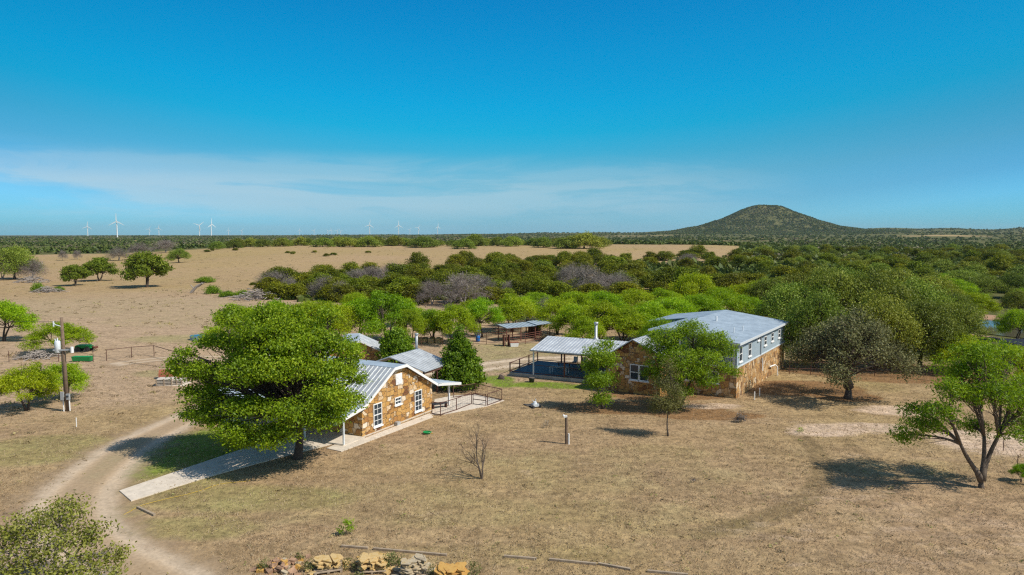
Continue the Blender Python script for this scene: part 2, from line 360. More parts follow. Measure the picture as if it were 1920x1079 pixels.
# ------------------------------------------------------------------ the ground
def seg_dist(X, Y, pts):
    d = np.full(X.shape, 1e9)
    for (x0, y0), (x1, y1) in zip(pts[:-1], pts[1:]):
        vx, vy = x1 - x0, y1 - y0
        t = np.clip(((X - x0) * vx + (Y - y0) * vy) / max(vx * vx + vy * vy, 1e-9), 0, 1)
        d = np.minimum(d, np.hypot(X - x0 - t * vx, Y - y0 - t * vy))
    return d
def blobs(X, Y, lst):
    """soft ellipses given by photo pixels on the ground: (px, py, half width in metres, half depth in metres)"""
    out = np.zeros(X.shape)
    for px, py, rx, ry in lst:
        c = at(px, py)
        q = ((X - c[0]) / rx) ** 2 + ((Y - c[1]) / ry) ** 2
        out = np.maximum(out, 1 - sm(0.25, 1.0, q))
    return out
FIELD_EDGE = 620.0
def make_ground():
    na, nr = 760, 640
    A = np.radians(np.linspace(-80, 80, na))
    A = np.sign(A) * (np.abs(A) / np.radians(80)) ** 1.25 * np.radians(80)
    Rr = np.concatenate([np.geomspace(6, 9000, nr - 3), [12000, 20000, 40000]])
    RR, AA = np.meshgrid(Rr, A, indexing='ij')
    X, Y = RR * np.sin(AA), RR * np.cos(AA)
    Z = hgt(X, Y)
    V = np.stack([X, Y, Z], -1).reshape(-1, 3)
    i, j = np.meshgrid(np.arange(nr - 1), np.arange(na - 1), indexing='ij')
    b = (i * na + j).ravel()
    F = np.stack([b, b + 1, b + na + 1, b + na], 1)
    a = X / np.maximum(Y, 1)
    # woodland floor: beyond the crest of the dry field, and everything far to the right behind the houses
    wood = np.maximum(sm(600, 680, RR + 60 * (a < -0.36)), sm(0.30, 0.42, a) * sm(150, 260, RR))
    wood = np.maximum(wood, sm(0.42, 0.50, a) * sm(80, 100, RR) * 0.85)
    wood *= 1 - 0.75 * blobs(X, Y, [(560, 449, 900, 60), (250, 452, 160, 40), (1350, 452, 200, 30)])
    clear = blobs(X, Y, [(1330, 455, 90, 24), (1480, 447, 130, 60), (1770, 442, 190, 90), (1000, 446, 500, 40), (1200, 443, 260, 60), (120, 455, 90, 30), (60, 449, 160, 40)])
    wood *= 1 - 0.85 * clear
    green = blobs(X, Y, [(1010, 722, 4.5, 1.7), (1075, 726, 3.5, 1.4), (950, 722, 2.0, 1.6), (930, 712, 2.5, 2.5)])
    green = np.maximum(green, 0.8 * blobs(X, Y, [(330, 838, 6.0, 5.0), (400, 850, 6, 4), (260, 870, 4.5, 4.5), (420, 815, 3.5, 3)]))
    green = np.maximum(green, 0.42 * blobs(X, Y, [(300, 905, 6, 3.5), (470, 935, 9, 3.0), (360, 990, 5, 2.2), (230, 960, 1.6, 1.6), (30, 850, 8, 4), (900, 672, 7, 6), (960, 665, 9, 6), (980, 655, 12, 7), (930, 690, 6, 4), (300, 700, 4, 3), (370, 635, 14, 6), (100, 830, 6, 3)]))
    green = np.maximum(green, 0.27 * blobs(X, Y, [(820, 960, 12, 3), (1150, 890, 12, 5), (700, 925, 8, 3), (960, 860, 8, 3), (1080, 960, 10, 2.5), (1220, 850, 6, 3), (620, 965, 7, 2), (940, 1040, 9, 1.6), (1300, 990, 6, 2), (1700, 880, 7, 3), (1640, 725, 4, 4), (180, 575, 60, 30), (400, 600, 30, 14)]))
    bare = blobs(X, Y, [(1600, 803, 6.5, 2.2), (1540, 812, 4, 1.4), (1680, 770, 5, 2.5), (1860, 830, 6, 4.5), (1330, 762, 4, 1.5), (640, 810, 2, 1), (100, 1040, 6, 3)])
    bare = np.maximum(bare * 0.9, 0.45 * blobs(X, Y, [(1560, 930, 7, 2.2), (1420, 790, 6, 1.6), (1760, 985, 8, 3), (1880, 1030, 7, 3), (1650, 1060, 7, 1.6), (1480, 1000, 7, 2)]))
    bare = np.maximum(bare, 0.36 * sm(0.28, 0.55, a) * sm(25, 33, RR) * (1 - sm(55, 66, RR)))
    litter = blobs(X, Y, [(1500, 728, 8, 4.5), (1590, 745, 4, 2.4), (1700, 700, 14, 7), (1560, 690, 9, 6), (1200, 765, 10, 3), (1330, 780, 6, 1.8), (1250, 740, 8, 3)])
    pink = sm(60, 75, RR) * (1 - sm(150, 260, RR)) * (1 - sm(0.0, 0.2, a))
    track = 1 - sm(0.45, 1.3, np.abs(np.hypot(X - 4, Y - 50) - 17.5)) ; track *= sm(0.18, 0.3, a) * (Y < 52)
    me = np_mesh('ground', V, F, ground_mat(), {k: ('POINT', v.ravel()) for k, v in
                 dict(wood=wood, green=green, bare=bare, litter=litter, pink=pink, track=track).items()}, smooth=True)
    tag(link('ground', me), 'dry grass ranch land rolling away to the horizon', 'ground', kind='structure')
def ground_mat():
    m, t, p = mat('dry_grass_ground')
    lk = t.links.new
    g = N(t, 'ShaderNodeNewGeometry')
    def noise(scale, detail=6.0, rough=0.6, stretch=None, dist=0.0):
        n = N(t, 'ShaderNodeTexNoise', inp={'Scale': scale, 'Detail': detail, 'Roughness': rough, 'Distortion': dist})
        if stretch:
            mp = N(t, 'ShaderNodeMapping', inp={'Scale': stretch}); lk(g.outputs['Position'], mp.inputs[0]); lk(mp.outputs[0], n.inputs['Vector'])
        else: lk(g.outputs['Position'], n.inputs['Vector'])
        return n
    def attr(name): return N(t, 'ShaderNodeAttribute', attribute_name=name)
    def mix(f, a, b, blend='MIX'):
        x = N(t, 'ShaderNodeMix', data_type='RGBA', blend_type=blend)
        if isinstance(f, (int, float)): x.inputs[0].default_value = f
        else: lk(f, x.inputs[0])
        for s, q in ((6, a), (7, b)):
            if isinstance(q, tuple): x.inputs[s].default_value = (*q, 1)
            else: lk(q, x.inputs[s])
        return x.outputs[2]
    def mask(name, n, lo, hi, amt=0.6):
        """the soft painted area name, its border broken by noise n"""
        q = N(t, 'ShaderNodeMath', op='MULTIPLY_ADD', inp={1: amt, 2: -amt / 2}); lk(n.outputs[0], q.inputs[0])
        s = N(t, 'ShaderNodeMath', op='ADD'); lk(q.outputs[0], s.inputs[0]); lk(attr(name).outputs['Fac'], s.inputs[1])
        r = N(t, 'ShaderNodeMapRange', interpolation_type='SMOOTHSTEP', inp={1: lo, 2: hi}); lk(s.outputs[0], r.inputs[0])
        return r.outputs[0]
    big = noise(0.045, 4, 0.55); mid = noise(0.35, 6, 0.62, dist=0.4); fine = noise(2.6, 8, 0.72, (1.0, 0.8, 1)); tiny = noise(11, 4, 0.65); fine2 = noise(0.9, 8, 0.75, (0.5, 1.3, 1)); mot = noise(0.8, 7, 0.7, (0.55, 1.0, 1), 0.5); huge = noise(0.006, 5, 0.6)
    base = ramp(t, [(0.30, (0.24, 0.162, 0.090)), (0.5, (0.355, 0.245, 0.135)), (0.70, (0.45, 0.33, 0.19))]); lk(mid.outputs[0], base.inputs[0])
    c = base.outputs[0]
    rb = ramp(t, [(0.35, (0.35, 0.235, 0.155)), (0.65, (0.345, 0.26, 0.115))]); lk(big.outputs[0], rb.inputs[0])
    c = mix(0.45, c, rb.outputs[0])
    rh = ramp(t, [(0.35, (0.40, 0.275, 0.16)), (0.65, (0.36, 0.265, 0.105))]); lk(huge.outputs[0], rh.inputs[0])
    far = N(t, 'ShaderNodeVectorMath', operation='LENGTH'); lk(g.outputs['Position'], far.inputs[0])
    fr = N(t, 'ShaderNodeMapRange', inp={1: 110.0, 2: 320.0, 3: 0.0, 4: 0.75}); lk(far.outputs['Value'], fr.inputs[0])
    c = mix(fr.outputs[0], c, rh.outputs[0])
    c = mix(mask('pink', big, 0.3, 0.9), c, (0.40, 0.285, 0.185))
    c = mix(mask('litter', mid, 0.35, 0.7), c, (0.25, 0.145, 0.07))
    c = mix(mask('track', mid, 0.5, 1.1), c, (0.24, 0.17, 0.09))
    c = mix(mask('bare', fine2, 0.35, 1.05, 1.5), c, (0.56, 0.42, 0.31))
    sp = noise(0.16, 9, 0.78, (0.7, 1.2, 1), 0.8); rs = ramp(t, [(0.60, (0, 0, 0)), (0.72, (0.75, 0.75, 0.75))]); lk(sp.outputs[0], rs.inputs[0])
    c = mix(rs.outputs[0], c, (0.47, 0.34, 0.245))
    c = mix(mask('green', mid, 0.12, 1.0, 0.35), c, (0.17, 0.235, 0.03))
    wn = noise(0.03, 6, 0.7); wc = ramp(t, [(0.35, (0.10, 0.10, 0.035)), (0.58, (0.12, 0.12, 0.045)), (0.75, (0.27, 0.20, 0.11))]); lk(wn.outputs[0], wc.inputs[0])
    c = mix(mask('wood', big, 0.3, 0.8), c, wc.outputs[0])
    # blades, stubble, little stones
    rf = ramp(t, [(0.28, (0.42, 0.42, 0.43)), (0.5, (1.0, 1.0, 1.0)), (0.72, (1.5, 1.48, 1.42))]); lk(fine.outputs[0], rf.inputs[0])
    c = mix(0.9, c, rf.outputs[0], 'MULTIPLY')
    rm = ramp(t, [(0.3, (0.66, 0.65, 0.62)), (0.5, (1, 1, 1)), (0.7, (1.22, 1.22, 1.18))]); lk(mot.outputs[0], rm.inputs[0])
    c = mix(0.9, c, rm.outputs[0], 'MULTIPLY')
    rt = ramp(t, [(0.3, (0.62, 0.62, 0.6)), (0.7, (1.3, 1.3, 1.25))]); lk(tiny.outputs[0], rt.inputs[0])
    c = mix(0.6, c, rt.outputs[0], 'MULTIPLY')
    lk(c, p.inputs['Base Color'])
    b = N(t, 'ShaderNodeBump', inp={'Strength': 0.8, 'Distance': 0.14}); lk(fine.outputs[0], b.inputs['Height']); lk(b.outputs[0], p.inputs['Normal'])
    p.inputs['Roughness'].default_value = 1.0
    p.inputs['Specular IOR Level'].default_value = 0.05
    return m
make_ground()

GRASSY = 0.38
def dirtmat(name, cols, soft):
    """worn earth whose ragged edge lets the grass show"""
    m, t, p = mat(name)
    lk = t.links.new
    g = N(t, 'ShaderNodeNewGeometry')
    n1 = N(t, 'ShaderNodeTexNoise', inp={'Scale': 0.7, 'Detail': 8.0, 'Roughness': 0.7}); n2 = N(t, 'ShaderNodeTexNoise', inp={'Scale': 5.0, 'Detail': 6.0, 'Roughness': 0.7})
    for n in (n1, n2): lk(g.outputs['Position'], n.inputs['Vector'])
    e = N(t, 'ShaderNodeAttribute', attribute_name='edge')
    r = ramp(t, [(0.3, cols[0]), (0.7, cols[1])]); lk(n1.outputs[0], r.inputs[0])
    # the two wheel ruts are paler than the middle
    u = N(t, 'ShaderNodeMath', op='SUBTRACT', inp={1: 0.42}); lk(e.outputs['Fac'], u.inputs[0])
    ab = N(t, 'ShaderNodeMath', op='ABSOLUTE'); lk(u.outputs[0], ab.inputs[0])
    ru = N(t, 'ShaderNodeMapRange', interpolation_type='SMOOTHSTEP', inp={1: 0.22, 2: 0.04, 3: 0.0, 4: 0.8}); lk(ab.outputs[0], ru.inputs[0])
    mr = N(t, 'ShaderNodeMath', op='MULTIPLY'); lk(ru.outputs[0], mr.inputs[0]); lk(n1.outputs[0], mr.inputs[1])
    x = N(t, 'ShaderNodeMix', data_type='RGBA'); x.inputs[7].default_value = (*cols[2], 1); lk(mr.outputs[0], x.inputs[0]); lk(r.outputs[0], x.inputs[6])
    rf = ramp(t, [(0.3, (0.78, 0.78, 0.78)), (0.7, (1.18, 1.18, 1.18))]); lk(n2.outputs[0], rf.inputs[0])
    mm = N(t, 'ShaderNodeMix', data_type='RGBA', blend_type='MULTIPLY', inp={0: 1.0}); lk(x.outputs[2], mm.inputs[6]); lk(rf.outputs[0], mm.inputs[7])
    lk(mm.outputs[2], p.inputs['Base Color']); p.inputs['Roughness'].default_value = 1.0; p.inputs['Specular IOR Level'].default_value = 0.05
    q = N(t, 'ShaderNodeMath', op='MULTIPLY_ADD', inp={1: 1.3, 2: -0.65}); lk(n1.outputs[0], q.inputs[0])
    s = N(t, 'ShaderNodeMath', op='ADD'); lk(q.outputs[0], s.inputs[0]); lk(e.outputs['Fac'], s.inputs[1])
    al = N(t, 'ShaderNodeMapRange', interpolation_type='SMOOTHSTEP', inp={1: soft, 2: 0.98, 3: 1.0, 4: 0.0}); lk(s.outputs[0], al.inputs[0])
    fd = N(t, 'ShaderNodeMapRange', interpolation_type='SMOOTHSTEP', inp={1: 0.8, 2: 1.0, 3: 1.0, 4: 0.0}); lk(e.outputs['Fac'], fd.inputs[0])
    a2 = N(t, 'ShaderNodeMath', op='MULTIPLY'); lk(al.outputs[0], a2.inputs[0]); lk(fd.outputs[0], a2.inputs[1])
    ce = N(t, 'ShaderNodeMapRange', interpolation_type='SMOOTHSTEP', inp={1: 0.10, 2: 0.30, 3: GRASSY * 1.6, 4: 0.0}); lk(e.outputs['Fac'], ce.inputs[0])
    cm = N(t, 'ShaderNodeMath', op='MULTIPLY'); lk(ce.outputs[0], cm.inputs[0]); lk(n1.outputs[0], cm.inputs[1])
    om = N(t, 'ShaderNodeMath', op='SUBTRACT', use_clamp=True, inp={0: 1.0}); lk(cm.outputs[0], om.inputs[1])
    a3 = N(t, 'ShaderNodeMath', op='MULTIPLY'); lk(a2.outputs[0], a3.inputs[0]); lk(om.outputs[0], a3.inputs[1])
    lk(a3.outputs[0], p.inputs['Alpha'])
    return m
def smooth_path(P, step=0.7):
    P = np.asarray(P, float)
    out = []
    Q = np.vstack([2 * P[0] - P[1], P, 2 * P[-1] - P[-2]])
    for i in range(1, len(Q) - 2):
        p0, p1, p2, p3 = Q[i - 1], Q[i], Q[i + 1], Q[i + 2]
        n = max(2, int(np.linalg.norm(p2 - p1) / step))
        for k in range(n):
            t = k / n
            out.append(0.5 * ((2 * p1) + (-p0 + p2) * t + (2 * p0 - 5 * p1 + 4 * p2 - p3) * t * t + (-p0 + 3 * p1 - 3 * p2 + p3) * t ** 3))
    out.append(P[-1])
    return np.array(out)
def ribbon(name, pix, widths, m, lift, label, cat):
    P = np.array([at(*q) for q in pix])
    Wd = np.asarray(widths, float)
    Q = smooth_path(np.column_stack([P[:, :2], Wd]))
    T = np.gradient(Q[:, :2], axis=0); T /= np.linalg.norm(T, axis=1, keepdims=True)
    Nn = np.stack([-T[:, 1], T[:, 0]], 1)
    k = 17
    u = np.linspace(-1, 1, k)
    XY = Q[:, None, :2] + Nn[:, None, :] * (u[None, :, None] * Q[:, None, 2:3])
    Z = hgt(XY[..., 0], XY[..., 1]) + lift
    V = np.concatenate([XY, Z[..., None]], -1).reshape(-1, 3)
    n = len(Q)
    i, j = np.meshgrid(np.arange(n - 1), np.arange(k - 1), indexing='ij')
    b = (i * k + j).ravel()
    F = np.stack([b, b + 1, b + k + 1, b + k], 1)
    e = np.abs(np.broadcast_to(u, (n, k))).copy()
    ends = np.minimum(np.arange(n), np.arange(n)[::-1]) / 5.0
    e = np.maximum(e, (1 - np.clip(ends, 0, 1))[:, None])
    return tag(link(name, np_mesh(name, V, F, m, {'edge': ('POINT', e.ravel())})), label, cat, kind='structure')
M['dirt'] = dirtmat('pale_dirt_track', [(0.43, 0.31, 0.19), (0.52, 0.39, 0.26), (0.72, 0.60, 0.46)], 0.16)
M['dirt2'] = dirtmat('pale_caliche', [(0.46, 0.35, 0.23), (0.56, 0.45, 0.32), (0.66, 0.55, 0.42)], 0.45)
ribbon('dirt_track', [(560, 715), (480, 735), (400, 762), (330, 795), (255, 832), (190, 880), (142, 930), (138, 985), (195, 1040), (300, 1095), (390, 1150)],
       [2.0, 2.4, 2.9, 3.3, 3.7, 4.0, 4.2, 4.0, 3.6, 3.5, 3.5], M['dirt'], 0.012, 'pale rutted dirt track curving in front of the stone house', 'track')
ribbon('dirt_path', [(180, 690), (260, 678), (330, 672), (420, 672), (520, 678)], [2.6, 2.4, 2.4, 2.4, 2.4], M['dirt'], 0.020, 'dirt path along the pasture fence', 'path')
ribbon('gravel_drive', [(700, 705), (800, 698), (880, 692), (940, 684), (1000, 677), (1060, 674), (1120, 672)], [2.5, 3.0, 3.4, 3.6, 3.4, 3.2, 3.0], M['dirt2'], 0.016, 'pale gravel drive between the two stone houses', 'drive')

# short dry grass: countless blades
def make_grass():
    r = np.random.default_rng(11)
    n = 70000
    d = 24 + 66 * r.random(n) ** 1.1
    a = np.radians(r.uniform(-42, 42, n))
    X, Y = d * np.sin(a), d * np.cos(a)
    dens = 0.5 + 0.5 * np.sin(X * 0.9 + np.sin(Y * 0.7)) * np.sin(Y * 0.8 + 2 * np.sin(X * .3))
    keep = r.random(n) < 0.25 + 0.75 * dens
    road = seg_dist(X, Y, [tuple(at(*q)[:2]) for q in [(480, 735), (400, 762), (330, 795), (262, 832), (205, 880), (165, 930), (165, 985), (215, 1035), (300, 1085)]])
    keep &= road > 2.3
    keep &= (road > 3.6) | (r.random(n) < 0.5)
    X, Y = X[keep], Y[keep]
    n, B = len(X), 5
    c = np.repeat(np.stack([X, Y, hgt(X, Y)], 1), B, 0)
    k = len(c)
    c[:, :2] += r.normal(0, 0.16, (k, 2))
    an = r.uniform(0, 2 * np.pi, k); h = r.uniform(0.03, 0.11, k); w = r.uniform(0.010, 0.022, k)
    u = np.stack([np.cos(an), np.sin(an), 0 * an], 1) * w[:, None]
    lean = np.stack([np.cos(an * 3), np.sin(an * 3), 0 * an], 1) * (h * 0.7)[:, None]
    top = c + lean + np.array([0, 0, 1.0]) * h[:, None]
    V = np.stack([c - u, c + u, top + u * 0.3, top - u * 0.3], 1).reshape(-1, 3)
    F = np.arange(4 * k).reshape(-1, 4)
    rnd = np.clip(np.repeat(r.random(n), B) * 0.7 + r.random(k) * 0.3, 0, 1)
    m = leafmat('dry_grass_blade', [(0.0, (0.28, 0.19, 0.11)), (0.45, (0.40, 0.29, 0.17)), (0.8, (0.52, 0.40, 0.25)), (1.0, (0.33, 0.31, 0.11))], 0.3, 0.0)
    tag(link('dry_grass', np_mesh('dry_grass', V, F, m, {'rnd': ('FACE', rnd)})), 'short dry grass stubble over the yard', 'grass', kind='stuff')
make_grass()

# ------------------------------------------------------------------ trees
def leaf_cards(r, C, O, L, Wd, up=0.35, out=0.6, twig=False):
    """leaf quads at points C; O are outward directions"""
    n = len(C)
    nr_ = r.normal(0, 1, (n, 3)); nr_ /= np.linalg.norm(nr_, axis=1, keepdims=True)
    nr_ = nr_ + out * O + np.array([0, 0, up])
    nr_ /= np.linalg.norm(nr_, axis=1, keepdims=True)
    rr = r.normal(0, 1, (n, 3)) + (O * 1.6 + np.array([0, 0, 0.4]) if twig else 0)
    u = rr - (rr * nr_).sum(1, keepdims=True) * nr_
    u /= np.maximum(np.linalg.norm(u, axis=1, keepdims=True), 1e-6)
    v = np.cross(nr_, u)
    l = (L * r.uniform(0.65, 1.35, n))[:, None]; w = (Wd * r.uniform(0.65, 1.35, n))[:, None]
    V = np.stack([C - u * l, C + v * w - u * l * 0.1, C + u * l, C - v * w - u * l * 0.1], 1).reshape(-1, 3)
    return V
def tree_meshes(name, seed, lumps, stems, leaf, leaves, L, Wd, bark, cr=0.45, per=14, flat=0.75, up=0.35, twigs=0.6, trunk_r=0.16, flare=1.5, hollow=0.35, twig=False, limb=0.45, branch_every=1):
    """a trunk mesh (stems, limbs, branches) and a crown mesh of separate leaves.
    lumps: [(centre, radii)]; stems: [(foot, top)]"""
    r = np.random.default_rng(seed)
    tb = MB()
    tops = []
    for f, tp in stems:
        f, tp = np.array(f, float), np.array(tp, float)
        k = 7
        ts = np.linspace(0, 1, k)[:, None]
        side = r.normal(0, 0.06 * np.linalg.norm(tp - f), 3); side[2] = 0
        P = f + (tp - f) * ts + np.sin(ts * np.pi) * side
        rad = trunk_r * (1 - 0.38 * ts[:, 0]); rad[0] *= flare; rad[1] *= 1 + (flare - 1) * 0.25
        P[0, 2] -= 0.15
        tb.tube(P, rad, 8)
        tops.append(tp)
    tops = np.array(tops)
    vol = np.array([max(q[0], 1e-3) * max(q[1], 1e-3) for _, q in lumps]); vol = vol / vol.sum()
    ncl_total = max(len(lumps), int(leaves / per))
    Cs, Os, Rn = [], [], []
    for (c, q), sh in zip(lumps, vol):
        c, q = np.array(c, float), np.array(q, float)
        j = int(np.argmin(np.linalg.norm(tops - c, axis=1) + 0.01 * r.random(len(tops))))
        s0 = tops[j]
        mid = s0 * 0.5 + c * 0.5 + np.array([0, 0, 0.12 * np.linalg.norm(c - s0)]) + r.normal(0, 0.08 * np.linalg.norm(c - s0), 3)
        ts = np.linspace(0, 1, 7)[:, None]
        limb_p = (1 - ts) ** 2 * s0 + 2 * ts * (1 - ts) * mid + ts ** 2 * c
        tb.tube(limb_p, np.linspace(trunk_r * limb, trunk_r * 0.16, 7), 5)
        n = max(3, int(ncl_total * sh))
        d = r.normal(0, 1, (n, 3)); d /= np.linalg.norm(d, axis=1, keepdims=True)
        rad = (hollow + (1 - hollow) * r.random(n)) ** 0.6
        cl = c + d * q * rad[:, None]
        nb = max(2, int(n * twigs))
        for i in range(0, nb, branch_every):
            t = 0.25 + 0.75 * r.random()
            p0 = (1 - t) ** 2 * s0 + 2 * t * (1 - t) * mid + t ** 2 * c
            p1 = cl[i]
            pm = (p0 + p1) / 2 + r.normal(0, 0.10 * np.linalg.norm(p1 - p0) + 1e-3, 3)
            tb.tube([p0, pm, p1], [trunk_r * 0.16, trunk_r * 0.10, trunk_r * 0.035], 3, cap=False)
        m = max(1, int(round(per)))
        k = n * m
        off = r.normal(0, 1, (k, 3)) * np.array([cr, cr, cr * flat]) * 0.62
        C = np.repeat(cl, m, 0) + off
        O = (C - c) / q
        O /= np.maximum(np.linalg.norm(O, axis=1, keepdims=True), 1e-6)
        Cs.append(C); Os.append(O)
        lump_tone = r.uniform(-0.14, 0.14)
        Rn.append(np.clip(0.5 + lump_tone + np.repeat(r.normal(0, 0.15, n), m) + r.normal(0, 0.20, k), 0, 1))
    C, O, rn = np.concatenate(Cs), np.concatenate(Os), np.concatenate(Rn)
    ok = C[:, 2] > 0.08
    C, O, rn = C[ok], O[ok], rn[ok]
    V = leaf_cards(r, C, O, L, Wd, up, twig=twig)
    F = np.arange(len(V)).reshape(-1, 4)
    crown = np_mesh(name + '_crown', V, F, M[leaf], {'rnd': ('FACE', rn)})
    trunk = tb.mesh(name + '_trunk', M[bark])
    trunk.polygons.foreach_set('use_smooth', [True] * len(trunk.polygons))
    return trunk, crown
def dome(r, R_, zlo, zhi, n, lr=(0.30, 0.45), flat=0.7, oval=1.0):
    """lumps filling a dome-shaped crown of radius R_ between two heights"""
    out = []
    for i in range(n):
        a = 2.4 * i + r.uniform(-0.5, 0.5)
        k = math.sqrt((i + 0.3) / n)
        rr = R_ * (1 - lr[0]) * k
        top = zhi - (zhi - zlo) * 0.75 * k ** 2.2
        q = R_ * r.uniform(*lr)
        z = top - q * flat * 0.8 - r.random() * 0.22 * (zhi - zlo) * (1 - k)
        out.append(((rr * math.cos(a) * oval, rr * math.sin(a), max(z, zlo + 0.3 * q * flat)), (q, q, q * flat)))
    return out
def put(name, meshes, p, rz, sc, label, cat, group=None, squash=1.0):
    e = empty(name, p, rz, label, cat, group)
    e.scale = (sc, sc, sc * squash)
    link('trunk', meshes[0], e); link('crown', meshes[1], e)
    return e
RT = random.Random(5)
rg = np.random.default_rng(77)
# --- kinds: each built to unit crown radius of about the stated size and scaled when placed
MESQ, JUN, OAK, BARE = [], [], [], []
LOW = []
for i in range(5):      # crown radius 4, height 6.4
    st = [((0.12 * math.cos(a), 0.12 * math.sin(a), 0), (0.9 * math.cos(a), 0.9 * math.sin(a), 2.1 + 0.3 * k)) for k, a in enumerate([0.3 + i, 2.2 + i, 4.3 + i][:2 + i % 2])]
    MESQ.append(tree_meshes('mesquite', 100 + i, dome(rg, 4.0, 1.4, 6.4, 17 + i, (0.17, 0.38), 0.62), st, 'l_mesq', 14000, 0.15, 0.040, 'barkdark', cr=0.46, per=20, flat=0.7, twigs=0.5, trunk_r=0.14, hollow=0.15))
for i in range(5):      # radius 2.6, height 4.6, leafy to the ground
    L_ = dome(rg, 2.5, 0.1, 4.6, 8 + 2 * i, (0.22, 0.55), 0.85)
    JUN.append(tree_meshes('juniper', 200 + i, L_, [((0, 0, 0), (0.1, 0.1, 1.4))], 'l_jun', 6500, 0.15, 0.07, 'bark', cr=0.42, per=16, flat=0.9, twigs=0.1, trunk_r=0.13, hollow=0.6))
for i in range(5):      # radius 5.5, height 8
    st = [((0, 0, 0), (0.3 * math.cos(i), 0.3 * math.sin(i), 2.0))]
    OAK.append(tree_meshes('live_oak', 300 + i, dome(rg, 5.5, 1.8, 8.0, 20 + i, (0.22, 0.36), 0.72), st, 'l_oak', 17000, 0.13, 0.065, 'barkdark', cr=0.55, per=16, flat=0.8, twigs=0.22, trunk_r=0.30, hollow=0.5))
for i in range(4):      # oaks leafy almost to the ground: radius 5, height 7
    LOW.append(tree_meshes('low_oak', 350 + i, dome(rg, 5.0, 0.3, 7.0, 18, (0.25, 0.42), 0.8), [((0, 0, 0), (.2, .1, 1.6))], 'l_oak', 7000, 0.24, 0.12, 'barkdark', cr=0.7, per=12, flat=0.85, twigs=0.1, trunk_r=0.25, hollow=0.5))
for i in range(4):      # leafless grey tree: radius 3.4, height 5.6
    st = [((0, 0, 0), (0.5 * math.cos(2 * i + k * 2.1), 0.5 * math.sin(2 * i + k * 2.1), 1.7)) for k in range(2)]
    BARE.append(tree_meshes('leafless_tree', 400 + i, dome(rg, 3.3, 1.0, 5.6, 13, (0.3, 0.46), 0.8), st, 'twig', 5200, 0.36, 0.012, 'barkgrey', cr=0.55, per=13, flat=0.9, twigs=0.5, trunk_r=0.13, hollow=0.3, twig=True))
BUSH = []
for i in range(3):
    BUSH.append(tree_meshes('bush', 500 + i, dome(rg, 1.9, 0.0, 2.0, 7, (0.3, 0.5), 0.7), [((0, 0, 0), (0, 0, .5))], 'l_dense', 2600, 0.14, 0.06, 'bark', cr=0.4, per=14, flat=0.8, twigs=0.1, trunk_r=0.05, hollow=0.5))
PAST = []
for i in range(3):
    PAST.append(tree_meshes('pasture_tree', 550 + i, dome(rg, 4.0, 1.5, 6.4, 15 + i, (0.22, 0.36), 0.6), [((0, 0, 0), (.4, .1, 1.6)), ((.1, 0, 0), (-.5, .3, 1.8))], 'l_past', 9000, 0.2, 0.09, 'barkdark', cr=0.5, per=16, flat=0.65, twigs=0.25, trunk_r=0.2, hollow=0.3))
KIND = {'pasture_tree': (PAST, 4.0, 6.4), 'low_oak': (LOW, 5.0, 7.0), 'bush': (BUSH, 1.9, 2.0), 'mesquite_tree': (MESQ, 4.0, 6.4), 'juniper': (JUN, 2.6, 4.6), 'live_oak': (OAK, 5.5, 8.0), 'leafless_tree': (BARE, 3.4, 5.6)}
_seen = {}
def plant(kind, px, py, wpx, top, label, cat, group=None, var=None, D=None):
    """a tree whose foot stands at photo pixel (px, py), crown wpx pixels wide and top at pixel row top"""
    p = at(px, py)
    if D:
        X_ = (px - 960) / FPX * D; p = np.array([X_, D, float(hgt(X_, D))])
    vs, R0, H0 = KIND[kind]
    D = p[1]
    Rw = wpx / FPX * D / 2
    H = (py - top) / FPX * D
    i = _seen[kind] = _seen.get(kind, 0) + 1
    return put(kind, vs[(i if var is None else var) % len(vs)], p, RT.uniform(0, 6.28), Rw / R0, label, cat, group, squash=(H / H0) / (Rw / R0))

